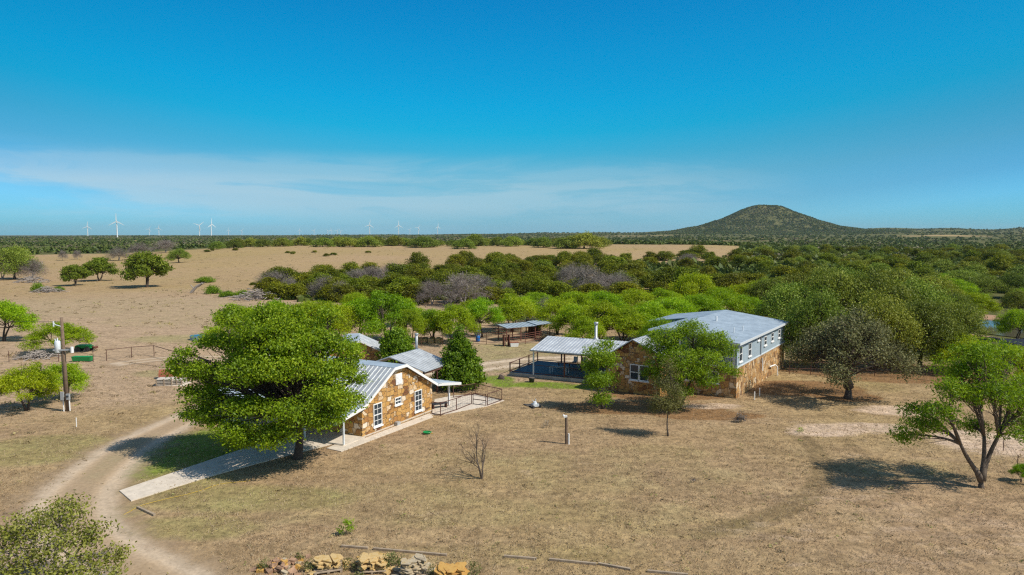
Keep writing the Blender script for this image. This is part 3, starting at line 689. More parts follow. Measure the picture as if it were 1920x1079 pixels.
# --- the big shade tree by the walk
def local_lumps(foot, lst, jit=0, fat=1.0):
    jr = random.Random(len(lst))
    """lumps given as (px, py, distance offset, rx, ry, rz) seen from the camera; depth offset in metres from the foot"""
    out = []
    for px, py, dy, rx, ry, rz in lst:
        px, py, dy, rz = px + jr.uniform(-jit, jit), py + jr.uniform(-jit, jit), dy + jr.uniform(-jit, jit) / 22, rz * fat * jr.uniform(1 - jit / 60, 1 + jit / 60)
        D = foot[1] + dy
        d = ray(px, py)
        q = d * (D / d[1]) + np.array([0, 0, CAM_H])
        out.append(((q[0] - foot[0], q[1] - foot[1], q[2] - foot[2]), (rx, ry, rz)))
    return out
f = at(558, 860)
LST = [(350, 660, -.3, .8, .8, .3), (335, 690, .3, .7, .7, .25), (395, 640, .8, .9, .9, .35), (360, 735, -.6, .8, .8, .3), (690, 700, .2, .7, .8, .4), (680, 662, .5, .6, .7, .35), (500, 572, .3, .9, .9, .4), (555, 575, .6, .9, .9, .4), (625, 600, .4, .9, .9, .4), (400, 800, -2.2, .8, .7, .25), (440, 835, -3.2, .8, .7, .22), (505, 830, -4, .9, .8, .28), (620, 820, -3, .8, .8, .3), (350, 770, -1, .7, .7, .25), (420, 615, .2, .8, .8, .3), (520, 592, 0, 2.0, 2.0, .9), (470, 622, -1.2, 2.0, 1.8, .75), (580, 610, 1.2, 2.1, 2.0, .9), (425, 650, .5, 1.6, 1.5, .55), (545, 640, -2.4, 2.0, 1.6, .8), (625, 640, 0, 1.8, 1.8, .8),
       (390, 690, -.6, 1.9, 1.6, .6), (455, 690, -2.6, 1.8, 1.6, .7), (530, 700, -3.2, 1.9, 1.5, .8), (610, 690, -2.2, 1.9, 1.7, .8), (660, 690, .6, 1.3, 1.5, .7), (355, 700, .8, 1.3, 1.2, .45),
       (400, 745, -1.0, 1.8, 1.6, .6), (470, 752, -3.4, 1.8, 1.5, .65), (545, 762, -4.0, 1.9, 1.4, .7), (620, 748, -3.0, 1.8, 1.5, .65), (668, 742, -.6, 1.1, 1.3, .55), (380, 778, -1.8, 1.3, 1.2, .45),
       (440, 795, -3.0, 1.6, 1.4, .5), (510, 805, -4.2, 1.7, 1.3, .55), (590, 782, -3.2, 1.5, 1.3, .5), (640, 758, -2.0, 1.3, 1.2, .5), (470, 822, -3.4, 1.0, 1.0, .32), (555, 690, 2.8, 2.2, 1.8, .9), (470, 700, 3.0, 2.2, 1.7, .9), (520, 760, 3.2, 2.4, 1.6, .8), (620, 740, 2.8, 1.7, 1.5, .8), (400, 730, 2.6, 1.6, 1.4, .6), (440, 600, .6, .9, .9, .35), (650, 665, -1.5, 1.0, 1.0, .5)]
put('shade_tree', tree_meshes('shade_tree', 1, [(c_, (q_[0] * .88, q_[1] * .88, q_[2] * 1.12)) for c_, q_ in local_lumps(f, [((520 + (a - 520) * .97) if a > 520 else a, *o_) for a, *o_ in LST if (a, o_[0]) != (620, 820)], 13, .98)] + [((-3.2, -.6, 7.2), (1.2, 1.2, .75)), ((-2.2, -1.6, 8.2), (1.2, 1.1, .7)), ((-.6, -1.0, 9.2), (1.3, 1.2, .7))] + [((-1.3 + 3.7 * math.cos(k * 2.4) * (k / 22) ** .5, .2 + 3.6 * math.sin(k * 2.4) * (k / 22) ** .5, 9.3 - 5.0 * (k * .618 % 1) - 1.4 * (k / 22)), (.85, .85, .7)) for k in range(22)], [((0, 0, 0), (0.1, 0.2, 2.6))], 'l_elm', 98000, 0.086, 0.050, 'barkdark', cr=0.42, per=22, flat=0.6, twigs=0.35, trunk_r=0.30, flare=1.35, hollow=0.1, up=0.45), f, 0, 1,
    'big spreading broad-leaved shade tree over the concrete walk', 'tree')
# round tree and conical tree behind the small house
f = at(745, 702)
rr = np.random.default_rng(3)
LL = [((0.95 * math.cos(a) * k, 0.95 * math.sin(a) * k, z), (1.05, 1.05, .95)) for a, k, z in [(0, 0, 4.1), (.5, 1, 2.2), (1.9, 1, 2.5), (3.2, 1, 2.1), (4.4, 1, 2.6), (5.5, 1, 2.3), (1, .75, 3.5), (3, .75, 3.6), (5, .75, 3.4), (2.4, 1, 1.4), (5.0, 1.05, 1.4), (0, .3, 1.8)]]
put('round_tree', tree_meshes('round_tree', 2, LL, [((0, 0, 0), (0, 0, 1.2))], 'l_dense', 15000, 0.12, 0.08, 'bark', cr=0.36, per=18, flat=0.8, twigs=0.1, trunk_r=0.14, hollow=0.7), f, 0, 1.0, 'round bright green tree behind the stone house beside the stove pipe', 'tree')
f = at(862, 728)
LL = []
for z, q, n in [(1.2, 2.05, 8), (2.2, 1.75, 7), (3.3, 1.3, 6), (4.3, .8, 4), (5.2, .35, 2), (5.8, .08, 1)]:
    for k in range(n):
        a = 6.283 * k / n + z
        g_ = 0.34 * q + 0.32
        LL.append(((max(q - g_ * .55, 0) * math.cos(a), max(q - g_ * .55, 0) * math.sin(a), z + rr.uniform(-.2, .2)), (g_, g_, g_ * .85)))
put('conical_tree', tree_meshes('conical_tree', 4, LL, [((0, 0, 0), (0, 0, 1.0)), ((0, 0, 0.9), (0, 0, 4.5))], 'l_dark', 19000, 0.12, 0.075, 'barkdark', cr=0.34, per=18, flat=0.8, twigs=0.1, trunk_r=0.16, hollow=0.6), f, 0, 1.02, 'dense dark green conical tree between the metal roof and the drive', 'tree')
# mesquite at the right of the yard: one trunk, three leaning limbs
f = at(1840, 915)
LST = [(1735, 795, -.5, 1.3, 1.2, .45), (1700, 812, .6, .9, 1.0, .35), (1770, 770, -1.0, 1.2, 1.2, .45), (1715, 770, 1.2, 1.0, 1.0, .4), (1830, 790, 1.5, 1.1, 1.2, .4), (1820, 735, .6, 1.7, 1.5, .65), (1870, 740, -1.0, 1.6, 1.5, .65), (1800, 695, 1.4, 1.5, 1.5, .6),
       (1850, 690, 0, 1.7, 1.6, .7), (1895, 720, 1.6, 1.5, 1.5, .7), (1830, 658, 1.0, 1.4, 1.3, .5), (1875, 668, 1.4, 1.3, 1.3, .5), (1910, 790, .4, 1.2, 1.2, .5), (1785, 725, -.4, 1.0, 1.0, .45), (1930, 760, 0, 1.3, 1.3, .6), (1900, 815, -.8, .8, .8, .35)]
ms = tree_meshes('yard_mesquite', 6, local_lumps(f, LST, 10, 1.15), [((0, 0, 0), (-.05, 0, .75)), ((-.02, 0, .6), (-1.5, -.2, 2.7)), ((0, 0, .6), (1.0, .2, 3.1)), ((0, 0, .65), (.35, .5, 3.0))], 'l_mesq2', 17000, 0.12, 0.032, 'bark', cr=0.40, per=22, flat=0.6, twigs=0.7, trunk_r=0.15, hollow=0.05, limb=0.6)
put('mesquite_tree', ms, f, 0, 1, 'feathery mesquite with forked leaning trunk casting a long shadow on the yard', 'tree')
# mesquites in front of the two-storey house
f = at(1130, 767)
LST = [(1125, 655, 0, 1.2, 1.2, .6), (1148, 680, -.4, 1.0, 1.0, .6), (1108, 685, .2, .9, 1.0, .6), (1130, 705, -1, 1.1, 1.0, .6), (1150, 715, .6, .8, .8, .5), (1115, 722, -.5, .9, .9, .4), (1135, 745, -.9, .9, .9, .35), (1140, 640, .2, .7, .7, .4)]
put('mesquite_tree', tree_meshes('porch_mesquite', 7, local_lumps(f, LST, 8, 1.1), [((0, 0, 0), (.2, 0, 2.0)), ((.1, 0, 0), (-.5, .1, 2.3))], 'l_mesq2', 7500, 0.12, 0.036, 'barkdark', cr=0.42, per=18, flat=0.7, twigs=0.4, trunk_r=0.10, hollow=0.25), f, 0, 1,
    'slim mesquite standing before the open metal-roofed pavilion', 'tree')
f = at(1268, 768)
LST = [(1300, 618, 0, 1.6, 1.4, .6), (1255, 628, -.3, 1.6, 1.4, .7), (1345, 640, .4, 1.5, 1.4, .6), (1225, 652, 0, 1.2, 1.2, .6), (1275, 662, -1.5, 1.8, 1.4, .8), (1330, 672, -1.2, 1.6, 1.4, .7), (1368, 662, .3, .9, 1.0, .5), (1240, 690, -.8, 1.3, 1.2, .7), (1295, 702, -1.8, 1.7, 1.3, .6), (1320, 712, -1.0, 1.1, 1.1, .5), (1365, 690, .2, .8, .9, .4), (1250, 725, -1.0, 1.2, 1.1, .5), (1300, 652, 1.3, 1.6, 1.3, .8), (1218, 700, .6, .8, .9, .4), (1285, 735, -1.2, 1.0, 1.0, .35), (1378, 700, 0, .5, .6, .3)]
put('mesquite_tree', tree_meshes('house_mesquite', 8, local_lumps(f, LST, 9, 1.1), [((0, 0, 0), (.3, 0, 2.6)), ((.2, 0, 0), (1.4, .3, 2.9)), ((-.1, 0, 0), (-.7, .2, 2.7))], 'l_mesq2', 23000, 0.12, 0.034, 'barkdark', cr=0.42, per=20, flat=0.65, twigs=0.5, trunk_r=0.14, hollow=0.35), f, 0, 1,
    'wide bright mesquite hiding the front of the two-storey house', 'tree')
# thin young tree, bare sapling, green sapling
f = at(1253, 818)
LST = [(1254, 695, 0, .55, .55, .6), (1245, 722, 0, .8, .8, .5), (1265, 732, .2, .75, .8, .5), (1238, 748, -.2, .9, .8, .45), (1270, 752, .1, .8, .8, .4), (1253, 760, -.5, .9, .8, .35), (1228, 765, .2, .5, .6, .25), (1252, 680, 0, .3, .3, .45)]
put('young_tree', tree_meshes('young_tree', 9, local_lumps(f, LST), [((0, 0, 0), (.0, 0, 2.0)), ((0, 0, 1.8), (.05, 0, 4.8))], 'l_olive', 6500, 0.085, 0.022, 'bark', cr=0.36, per=14, flat=0.9, twigs=0.6, trunk_r=0.065, hollow=0.1, limb=0.3), f, 0, 1, 'thin young olive tree with one straight stem alone on the lawn', 'tree')
def bare_sapling():
    r = np.random.default_rng(12)
    f = at(905, 898)
    t, b = MB(), MB()
    def grow(mb, p, d, ln, rad, lv):
        n = 4
        P = [p]
        for k in range(n):
            d = d + r.normal(0, 0.10, 3); d = d / np.linalg.norm(d)
            P.append(P[-1] + d * ln / n)
        mb.tube(P, np.linspace(rad, rad * 0.62, n + 1), 5 if lv < 2 else 3, cap=lv == 0)
        if lv == 4: return
        for _ in range(3 if lv < 3 else 2):
            q = P[-1] if r.random() < 0.6 else P[2]
            dd = d + r.normal(0, 0.42, 3) + np.array([-0.14, 0, 0.18])
            grow(b, q, dd / np.linalg.norm(dd), ln * r.uniform(0.55, 0.8), rad * 0.55, lv + 1)
    for dx, dy, ln in ((-0.28, 0, 1.45), (-0.1, 0.1, 1.15), (-0.16, -.1, 1.3)):
        grow(t, np.array([dx * .2, dy * .5, -.05]), np.array([dx, dy, 1.0]), ln, 0.06, 0)
    e = empty('leafless_sapling', f, 0, 'small leafless sapling with three grey stems on the dry lawn', 'tree')
    t.build('trunk', M['bark'], e); b.build('crown', M['bark'], e)
bare_sapling()
f = at(648, 1004)
put('green_sapling', tree_meshes('green_sapling', 13, [((0.1, 0, .62), (.30, .25, .28)), ((-.22, 0, .3), (.2, .2, .2)), ((.22, .05, .4), (.2, .2, .2))], [((0, 0, 0), (.05, 0, .4))], 'l_mesq', 420, 0.06, 0.02, 'bark', cr=0.13, per=14, twigs=0.3, trunk_r=0.02, hollow=0.1), f, 0, 1, 'tiny bright green sapling on the lawn near the stone pallets', 'sapling')
# shrubby oak at the bottom left corner
f = at(95, 1120)
LST = [(120, 965, 1.2, 1.2, 1.2, .5), (60, 985, .8, 1.3, 1.1, .5), (170, 1000, .6, 1.0, 1.0, .45), (100, 1015, -.4, 1.3, 1.0, .5), (15, 1010, .4, 1.0, 1.0, .5), (190, 1045, .2, 1.0, .9, .4), (40, 1050, -.8, 1.2, 1.0, .5), (140, 1060, -1, 1.1, 1.0, .45), (-30, 1030, 0, 1.2, 1, .5), (220, 1040, .8, .5, .6, .25), (90, 1090, -1.4, 1.2, .9, .45), (200, 1085, -1, .9, .9, .4), (0, 1090, -1, 1.2, 1, .5), (130, 945, 1.3, .6, .6, .3)]
put('scrub_oak', tree_meshes('scrub_oak', 14, local_lumps(f, LST), [((0, 0, 0), (.1, .2, 1.5)), ((.3, 0, 0), (.9, .2, 1.6)), ((-.3, .1, 0), (-.9, .2, 1.5))], 'l_scrub', 8500, 0.075, 0.038, 'barkgrey', cr=0.30, per=12, flat=0.8, twigs=0.75, trunk_r=0.09, hollow=0.15, limb=0.5), f, 0, 1, 'sparse scrubby oak with grey twigs beside the bend of the dirt track', 'tree')

plant('mesquite_tree', 1238, 693, 96, 588, 'bright mesquite growing against the rear left corner of the two-storey house', 'tree', var=2, D=75.5)
# --- mesquites at the left of the yard
plant('mesquite_tree', 52, 770, 118, 676, 'low bushy mesquite on the yard side of the utility pole', 'tree', var=1)
plant('mesquite_tree', 118, 752, 100, 674, 'multi-stemmed mesquite directly behind the utility pole', 'tree', var=2)
plant('mesquite_tree', 6, 640, 118, 562, 'tall rounded mesquite at the edge of the pasture left of the brush pile', 'tree', var=0)
plant('mesquite_tree', 112, 662, 118, 600, 'flat-topped mesquite above the brush pile and green implement', 'tree', var=3)
# --- trees standing alone in the pasture
plant('live_oak', 28, 524, 84, 460, 'dark round oak in the pasture among grey dead branches', 'tree', var=0)
plant('leafless_tree', 62, 524, 62, 482, 'leafless grey tree leaning beside the dark pasture oak', 'tree', var=0)
plant('leafless_tree', 4, 524, 60, 472, 'leafless grey tree on the far side of the dark pasture oak', 'tree', var=1)
plant('pasture_tree', 141, 536, 56, 494, 'small round pasture tree on one short trunk, nearest the brushy mound', 'tree', var=4)
plant('pasture_tree', 187, 527, 64, 482, 'medium green pasture tree between the small one and the wide one', 'tree', var=2)
plant('pasture_tree', 275, 539, 92, 468, 'wide layered pasture tree with open limbs, tallest in its row', 'tree', var=1)
plant('live_oak', 336, 493, 46, 466, 'low dark oak at the end of the pasture row', 'tree', var=3)
for (x, y, w_, t, lb) in [(118, 489, 20, 468, 'small grey leafless tree alone on the pale grass'), (145, 487, 18, 467, 'thin grey leafless tree beside another small one on pale grass'), (222, 489, 48, 462, 'broad grey leafless tree behind the wide pasture tree'), (262, 478, 50, 455, 'grey leafless tree farthest back in the pasture row'), (310, 474, 50, 448, 'reddish grey leafless tree above the low dark oak')]:
    plant('leafless_tree', x, y, w_, t, lb, 'tree')
for (x, y, w_, t, lb) in [(72, 547, 26, 530, 'bright green bush growing in a heap of dead brush in the pasture'), (110, 546, 20, 537, 'low green bush at the end of the dead brush heap'), (384, 530, 40, 519, 'loose yellow green bush in the pasture above the fallen log'), (398, 551, 34, 535, 'green bush beside the fallen grey log'), (425, 557, 34, 545, 'grey green low bush past the fallen log'), (455, 558, 40, 544, 'low green bush nearest the leafless thicket')]:
    plant('bush', x, y, w_, t, lb, 'bush')

# --- the bright mesquite row behind the houses
ROW = [(452, 640, 120, 566), (520, 648, 110, 556), (575, 644, 120, 560), (628, 646, 110, 566), (672, 640, 110, 556), (725, 640, 128, 540), (770, 646, 70, 575), (812, 640, 80, 574), (850, 645, 100, 568), (905, 632, 90, 556), (960, 622, 100, 548), (985, 612, 90, 552), (1045, 628, 90, 556), (1078, 640, 100, 566), (1125, 646, 110, 562), (1168, 648, 120, 572), (1215, 640, 130, 560), (1262, 630, 120, 552), (1312, 622, 120, 548), (1360, 618, 120, 545), (1400, 612, 90, 550),
       (1010, 600, 90, 545), (1075, 602, 100, 542), (1130, 600, 110, 543), (1190, 598, 100, 540), (1245, 594, 90, 538), (1300, 585, 100, 508), (1345, 590, 90, 535), (1395, 586, 90, 530), (880, 610, 70, 560), (760, 612, 80, 556), (600, 615, 100, 560), (665, 600, 70, 545), (1430, 570, 80, 520), (1225, 645, 120, 575), (1100, 655, 80, 590)]
for x, y, w_, t in ROW:
    plant('mesquite_tree', x, y, w_, t, 'bright green mesquite in the thick row behind the houses', 'tree', 'mesquites in the row behind the houses')
for (x, y, w_, t) in [(1790, 570, 90, 520), (1830, 600, 80, 545), (1750, 625, 60, 565), (1912, 578, 50, 540), (1770, 540, 70, 512), (1905, 640, 80, 575)]:
    plant('mesquite_tree', x, y, w_, t, 'pale green mesquite near the pond', 'tree', 'mesquites near the pond')
for (x, y, w_, t, lb) in [(1905, 735, 110, 640, 'bright mesquite crowding the striped metal shed'), (1800, 700, 130, 622, 'bright mesquite at the edge of the oak shade beside the pond'), (1915, 905, 44, 868, 'small green bush by the steel fence posts')]:
    plant('mesquite_tree', x, y, w_, t, lb, 'tree')
# --- live oaks to the right of the two-storey house
KIND['lawn_oak'] = ([tree_meshes('lawn_oak', 310, dome(rg, 5.5, 1.8, 8.0, 26, (0.16, 0.32), 0.72), [((0, 0, 0), (.3, 0, 1.9)), ((.1, 0, 1.2), (-.9, .2, 2.8)), ((.2, 0, 1.3), (1.1, .1, 2.9))], 'l_oakgrey', 17000, 0.10, 0.05, 'barkdark', cr=0.50, per=15, flat=0.8, twigs=0.6, trunk_r=0.30, hollow=0.2)], 5.5, 8.0)
plant('lawn_oak', 1590, 748, 238, 574, 'live oak with one bare forked trunk on the lawn past the house wall', 'tree', var=1)
OAKS = [(1530, 690, 150, 540), (1640, 694, 170, 545), (1725, 690, 160, 556), (1480, 640, 140, 522), (1560, 640, 170, 500), (1635, 640, 180, 508), (1710, 636, 170, 520), (1780, 660, 130, 560), (1500, 590, 120, 508), (1590, 590, 130, 500), (1680, 590, 130, 503), (1750, 590, 110, 512), (1440, 590, 100, 518), (1790, 620, 90, 545)]
for x, y, w_, t in OAKS:
    plant('live_oak', x, y, w_, t, 'grey green live oak in the grove past the two-storey house', 'tree', 'live oaks in the grove')
for x, y, w_, t in [(1905, 596, 60, 540), (1845, 560, 80, 515), (1900, 560, 80, 510), (1800, 540, 90, 505)]:
    plant('live_oak', x, y, w_, t, 'dark live oak on the bank of the pond', 'tree', 'live oaks around the pond')
# --- leafless trees in the scrub
for x, y, w_, t in [(515, 553, 68, 505), (545, 556, 40, 520), (610, 562, 60, 520), (700, 545, 64, 498), (672, 540, 56, 502), (738, 530, 56, 494), (640, 565, 50, 530), (810, 572, 56, 525), (868, 574, 90, 507), (905, 560, 50, 515), (1072, 535, 40, 495), (1102, 560, 70, 495), (1130, 555, 60, 512), (1160, 550, 60, 510), (1290, 497, 44, 478), (1060, 545, 40, 500), (960, 560, 50, 525), (760, 560, 40, 528)]:
    plant('leafless_tree', x, y, w_ * 1.2, t - 3, 'leafless grey tree among the dark junipers', 'tree', 'leafless trees among the junipers')
for x, y, w_, t in [(1022, 612, 40, 556), (1010, 606, 34, 560)]:
    plant('leafless_tree', x, y, w_, t, 'leafless grey tree among the bright mesquites behind the pens', 'tree', 'leafless trees behind the pens')
# --- juniper scrub across the middle distance
def scrub():
    r = np.random.default_rng(21)
    top = lambda x: np.interp(x, [480, 560, 620, 750, 900, 1050, 1150, 1300, 1420, 1500, 1920], [540, 530, 522, 510, 497, 491, 487, 482, 478, 477, 474])
    bot = lambda x: np.interp(x, [480, 560, 900, 1000, 1200, 1450, 1600, 1920], [556, 566, 572, 575, 562, 548, 540, 535])
    holes = [(880, 524, 46, 9), (1270, 527, 46, 12), (1250, 512, 30, 9), (1378, 520, 40, 12), (1305, 498, 34, 8), (1200, 500, 18, 11), (1425, 526, 26, 10), (985, 524, 20, 7), (700, 535, 14, 8)]
    pts = []
    n = 0
    for _ in range(9000):
        x = r.uniform(490, 1925)
        y = top(x) + (bot(x) - top(x)) * r.random()
        if any(((x - a) / c) ** 2 + ((y - b) / d) ** 2 < 1 for a, b, c, d in holes): continue
        p = at(x, y)
        gap = (2.7 + p[1] * 0.0075) * (1 + 0.45 * (x > 1420))
        if any((p[0] - q[0]) ** 2 + (p[1] - q[1]) ** 2 < gap ** 2 for q in pts): continue
        pts.append(p)
        R_ = r.uniform(2.5, 4.4) + p[1] * 0.0032
        right = x > 1420 and r.random() < 0.35
        sc = R_ / 2.6
        if right:
            put('live_oak', LOW[n % 4], p, r.uniform(0, 6.28), sc * 0.56, 'low grey green oak mixed into the far juniper scrub', 'tree', 'oaks in the far scrub', squash=0.8)
        else:
            put('juniper', JUN[n % 5], p, r.uniform(0, 6.28), sc, 'dark olive juniper in the scrub belt beyond the bright mesquites', 'juniper', 'junipers in the scrub belt', squash=r.uniform(0.52, 0.88)).scale.x *= r.uniform(.75, 1.35)
        n += 1
        if n >= 285: break
    print('SCRUB', n)
scrub()
# --- the tree line on the crest of the dry field
def crest_line():
    r = np.random.default_rng(8)
    spec = [(870, 466, 44, 446), (795, 462, 60, 440), (690, 459, 52, 439), (740, 459, 40, 440), (890, 458, 44, 434), (1095, 464, 74, 433), (1060, 463, 60, 441), (1018, 463, 40, 443), (655, 460, 40, 441), (960, 461, 46, 441), (1430, 468, 60, 448)]
    for i in range(34):
        x = 400 + 740 * (i + r.uniform(0.1, 0.9)) / 34
        spec.append((x, 457.5 + r.uniform(0, 3) + (2 if x < 560 else 0), r.uniform(24, 46), r.uniform(441, 448)))
    for x, y, w_, t in spec:
        plant('low_oak', x, y, w_, t, 'dark oak on the crest of the dry field', 'tree', 'oaks on the crest of the dry field', D=595 - r.uniform(0, 45) - (y - 458) * 14)
crest_line()
# --- little bushes dotted over the dry field
for x, y in [(398, 471), (388, 473), (442, 470), (540, 475), (550, 477), (690, 475), (612, 481), (625, 479), (475, 535), (590, 474), (1145, 455)]:
    plant('juniper', x, y, RT.uniform(8, 15), y - RT.uniform(4, 6), 'small dark bush dotted on the dry field', 'bush', 'bushes dotted on the dry field').name = 'field_bush'

def weeds():
    r = np.random.default_rng(17)
    n = 7000
    rad = np.concatenate([62 * (620 / 62) ** (r.random(n)), 25 + 55 * r.random(6000) ** 1.2]); a = np.radians(np.concatenate([r.uniform(-40, 22, n), r.uniform(-40, 41, 6000)])); n = n + 6000
    X, Y = rad * np.sin(a), rad * np.cos(a)
    px = 960 + FPX * X / Y
    keep = r.random(n) < 0.25 + 0.75 * (np.sin(X / 9 + 2 * np.sin(Y / 13)) * np.sin(Y / 17) > 0.1)
    yard = np.arange(n) >= n - 6000
    keep &= yard | ~((rad < 105) & (px > 420)) & (rad > 62)
    keep &= seg_dist(X, Y, [tuple(at(*q)[:2]) for q in [(560, 715), (480, 735), (400, 762), (330, 795), (262, 832)]]) > 3.5
    X, Y, rad = X[keep], Y[keep], rad[keep]
    n, B = len(X), 9
    sz = r.uniform(.10, .30, n) * (1 + rad / 420) * np.where(yard[keep], r.uniform(.2, .55, keep.sum()), 1)
    C = np.repeat(np.stack([X, Y, hgt(X, Y)], 1), B, 0)
    off = r.normal(0, 1, (n * B, 3)) * np.array([1.0, 1.0, .35]); off[:, 2] = np.abs(off[:, 2])
    s_ = np.repeat(sz, B)[:, None]
    V = leaf_cards(r, C + off * s_ * 0.8, off / np.linalg.norm(off, axis=1, keepdims=True), 0.5, 0.22)
    V = V.reshape(-1, 4, 3); cen = V.mean(1, keepdims=True); V = cen + (V - cen) * s_[:, :, None]
    V[..., 2] = np.maximum(V[..., 2], np.repeat(hgt(X, Y), B)[:, None] + 0.01)
    rnd = np.clip(np.repeat(r.random(n), B), 0, 1)
    m = leafmat('dry_weed', [(0.0, (0.19, 0.14, 0.075)), (0.5, (0.32, 0.24, 0.13)), (0.8, (0.42, 0.34, 0.15)), (1.0, (0.23, 0.25, 0.06))], 0.2, 0.0)
    tag(link('dry_weeds', np_mesh('dry_weeds', V.reshape(-1, 3), np.arange(4 * n * B).reshape(-1, 4), m, {'rnd': ('FACE', rnd)})), 'dry weeds and grass clumps over the pasture', 'weeds', kind='stuff')
weeds()

# --- woodland far beyond: one mass out to the horizon and over the hill
def far_woodland():
    r = np.random.default_rng(31)
    n = 26000
    rad = np.concatenate([620 * (5200 / 620) ** (r.random(n) ** 0.85), 210 + 470 * r.random(9000)])
    a = np.concatenate([np.radians(r.uniform(-47, 47, n)), np.radians(r.uniform(8, 46, 9000))])
    X, Y = rad * np.sin(a), rad * np.cos(a)
    al = X / Y
    keep = (rad > 640) | (al > 0.335) | ((al > 0.15) & (rad < 330) & (rad > 230) & (r.random(len(rad)) < 0.3))
    keep |= (al < -0.36) & (rad > 590) & (rad < 650)
    keep &= ~((rad < 300) & (al > 0.36) & (r.random(len(rad)) < 0.4))
    for px, py, hx, hy in [(1330, 455, 90, 24), (1480, 447, 130, 60), (1770, 442, 190, 90), (1000, 446, 500, 40), (1200, 443, 260, 60), (120, 455, 90, 30), (60, 449, 160, 40)]:
        c = at(px, py); keep &= (((X - c[0]) / hx) ** 2 + ((Y - c[1]) / hy) ** 2 > 0.8)
    # patchy
    keep &= (rad < 640) | (r.random(len(X)) < 0.55 + 0.55 * np.sin(X / 83 + 2 * np.sin(Y / 140)) * np.sin(Y / 97))
    X, Y, rad = X[keep], Y[keep], rad[keep]
    # low growth between the junipers
    ux = r.uniform(500, 1900, 2600); uy = r.uniform(482, 566, 2600)
    lo = np.interp(ux, [480, 560, 620, 750, 900, 1050, 1150, 1300, 1420, 1500, 1920], [542, 532, 524, 512, 500, 494, 490, 485, 480, 478, 475]); hi = np.interp(ux, [480, 560, 900, 1000, 1200, 1450, 1600, 1920], [556, 566, 572, 575, 562, 548, 540, 535])
    ok = (uy > lo) & (uy < hi)
    for a_, b_, c_, d_ in [(880, 520, 40, 6), (1270, 520, 38, 7), (1250, 508, 26, 6), (1375, 512, 34, 7), (1300, 494, 30, 5), (1200, 497, 16, 9), (1420, 520, 20, 6), (985, 520, 14, 4)]: ok &= ((ux - a_) / c_) ** 2 + ((uy - b_) / d_) ** 2 > 1
    U = np.array([at(a_, b_) for a_, b_ in zip(ux[ok], uy[ok])])
    X, Y, rad = np.concatenate([X, U[:, 0]]), np.concatenate([Y, U[:, 1]]), np.concatenate([rad, np.full(len(U), -1000.)])
    # the hill
    m = 24000
    q = 640 * np.sqrt(r.random(m)); th = r.uniform(0, 2 * np.pi, m)
    hx, hy = MESA[0] + q * np.cos(th), MESA[1] + q * np.sin(th)
    ok = (hy < MESA[1] + 90) & (r.random(m) < 0.25 + 0.75 * (np.sin(hx / 41 + np.sin(hy / 33) * 2) + np.sin(hx / 17) > -1.1))
    X, Y, rad = np.concatenate([X, hx[ok]]), np.concatenate([Y, hy[ok]]), np.concatenate([rad, np.full(ok.sum(), 2000.)])
    n = len(X)
    size = r.uniform(2.0, 4.0, n) * (0.8 + rad / 4200) * np.where(rad < 0, 0.75, 1)
    protos = []
    for k in range(8):
        c = r.normal(0, 1, (26, 3)); c /= np.linalg.norm(c, axis=1, keepdims=True); c[:, 2] = np.abs(c[:, 2]) * 1.2 - 0.15
        O = c.copy(); c = c * r.uniform(0.55, 1.0, (26, 1)) * np.array([1, 1, 0.95])
        protos.append(leaf_cards(r, c, O, 0.42, 0.30, 0.3, 0.8).reshape(26, 4, 3))
    protos = np.array(protos)
    pick = r.integers(0, 8, n)
    V = protos[pick] * size[:, None, None, None]
    ang = r.uniform(0, 6.283, n); ca, sa = np.cos(ang)[:, None, None], np.sin(ang)[:, None, None]
    vx, vy = V[..., 0] * ca - V[..., 1] * sa, V[..., 0] * sa + V[..., 1] * ca
    Z = hgt(X, Y)
    V = np.stack([vx + X[:, None, None], vy + Y[:, None, None], np.maximum(V[..., 2], -0.1) + Z[:, None, None]], -1).reshape(-1, 3)
    F = np.arange(len(V)).reshape(-1, 4)
    tone = np.clip(r.normal(0.45, 0.18, n) + 0.26 * np.sin(X / 61 + 1.7 * np.sin(Y / 90)) * np.sin(Y / 53 + np.sin(X / 140)) + 0.10 * (X < -150) * (rad > 0), 0, 1)
    rn = np.clip(np.repeat(tone, 26) + r.normal(0, 0.10, n * 26), 0, 1)
    mt = leafmat('far_tree_leaf', [(0.0, (0.05, 0.08, 0.012)), (0.4, (0.09, 0.125, 0.018)), (0.7, (0.13, 0.16, 0.03)), (0.88, (0.17, 0.155, 0.07)), (1.0, (0.21, 0.175, 0.115))], 0.2, 0.0)
    tag(link('far_woodland', np_mesh('far_woodland', V, F, mt, {'rnd': ('FACE', rn)})), 'dark woodland covering the plain and the hill to the horizon', 'woodland', kind='stuff')
far_woodland()

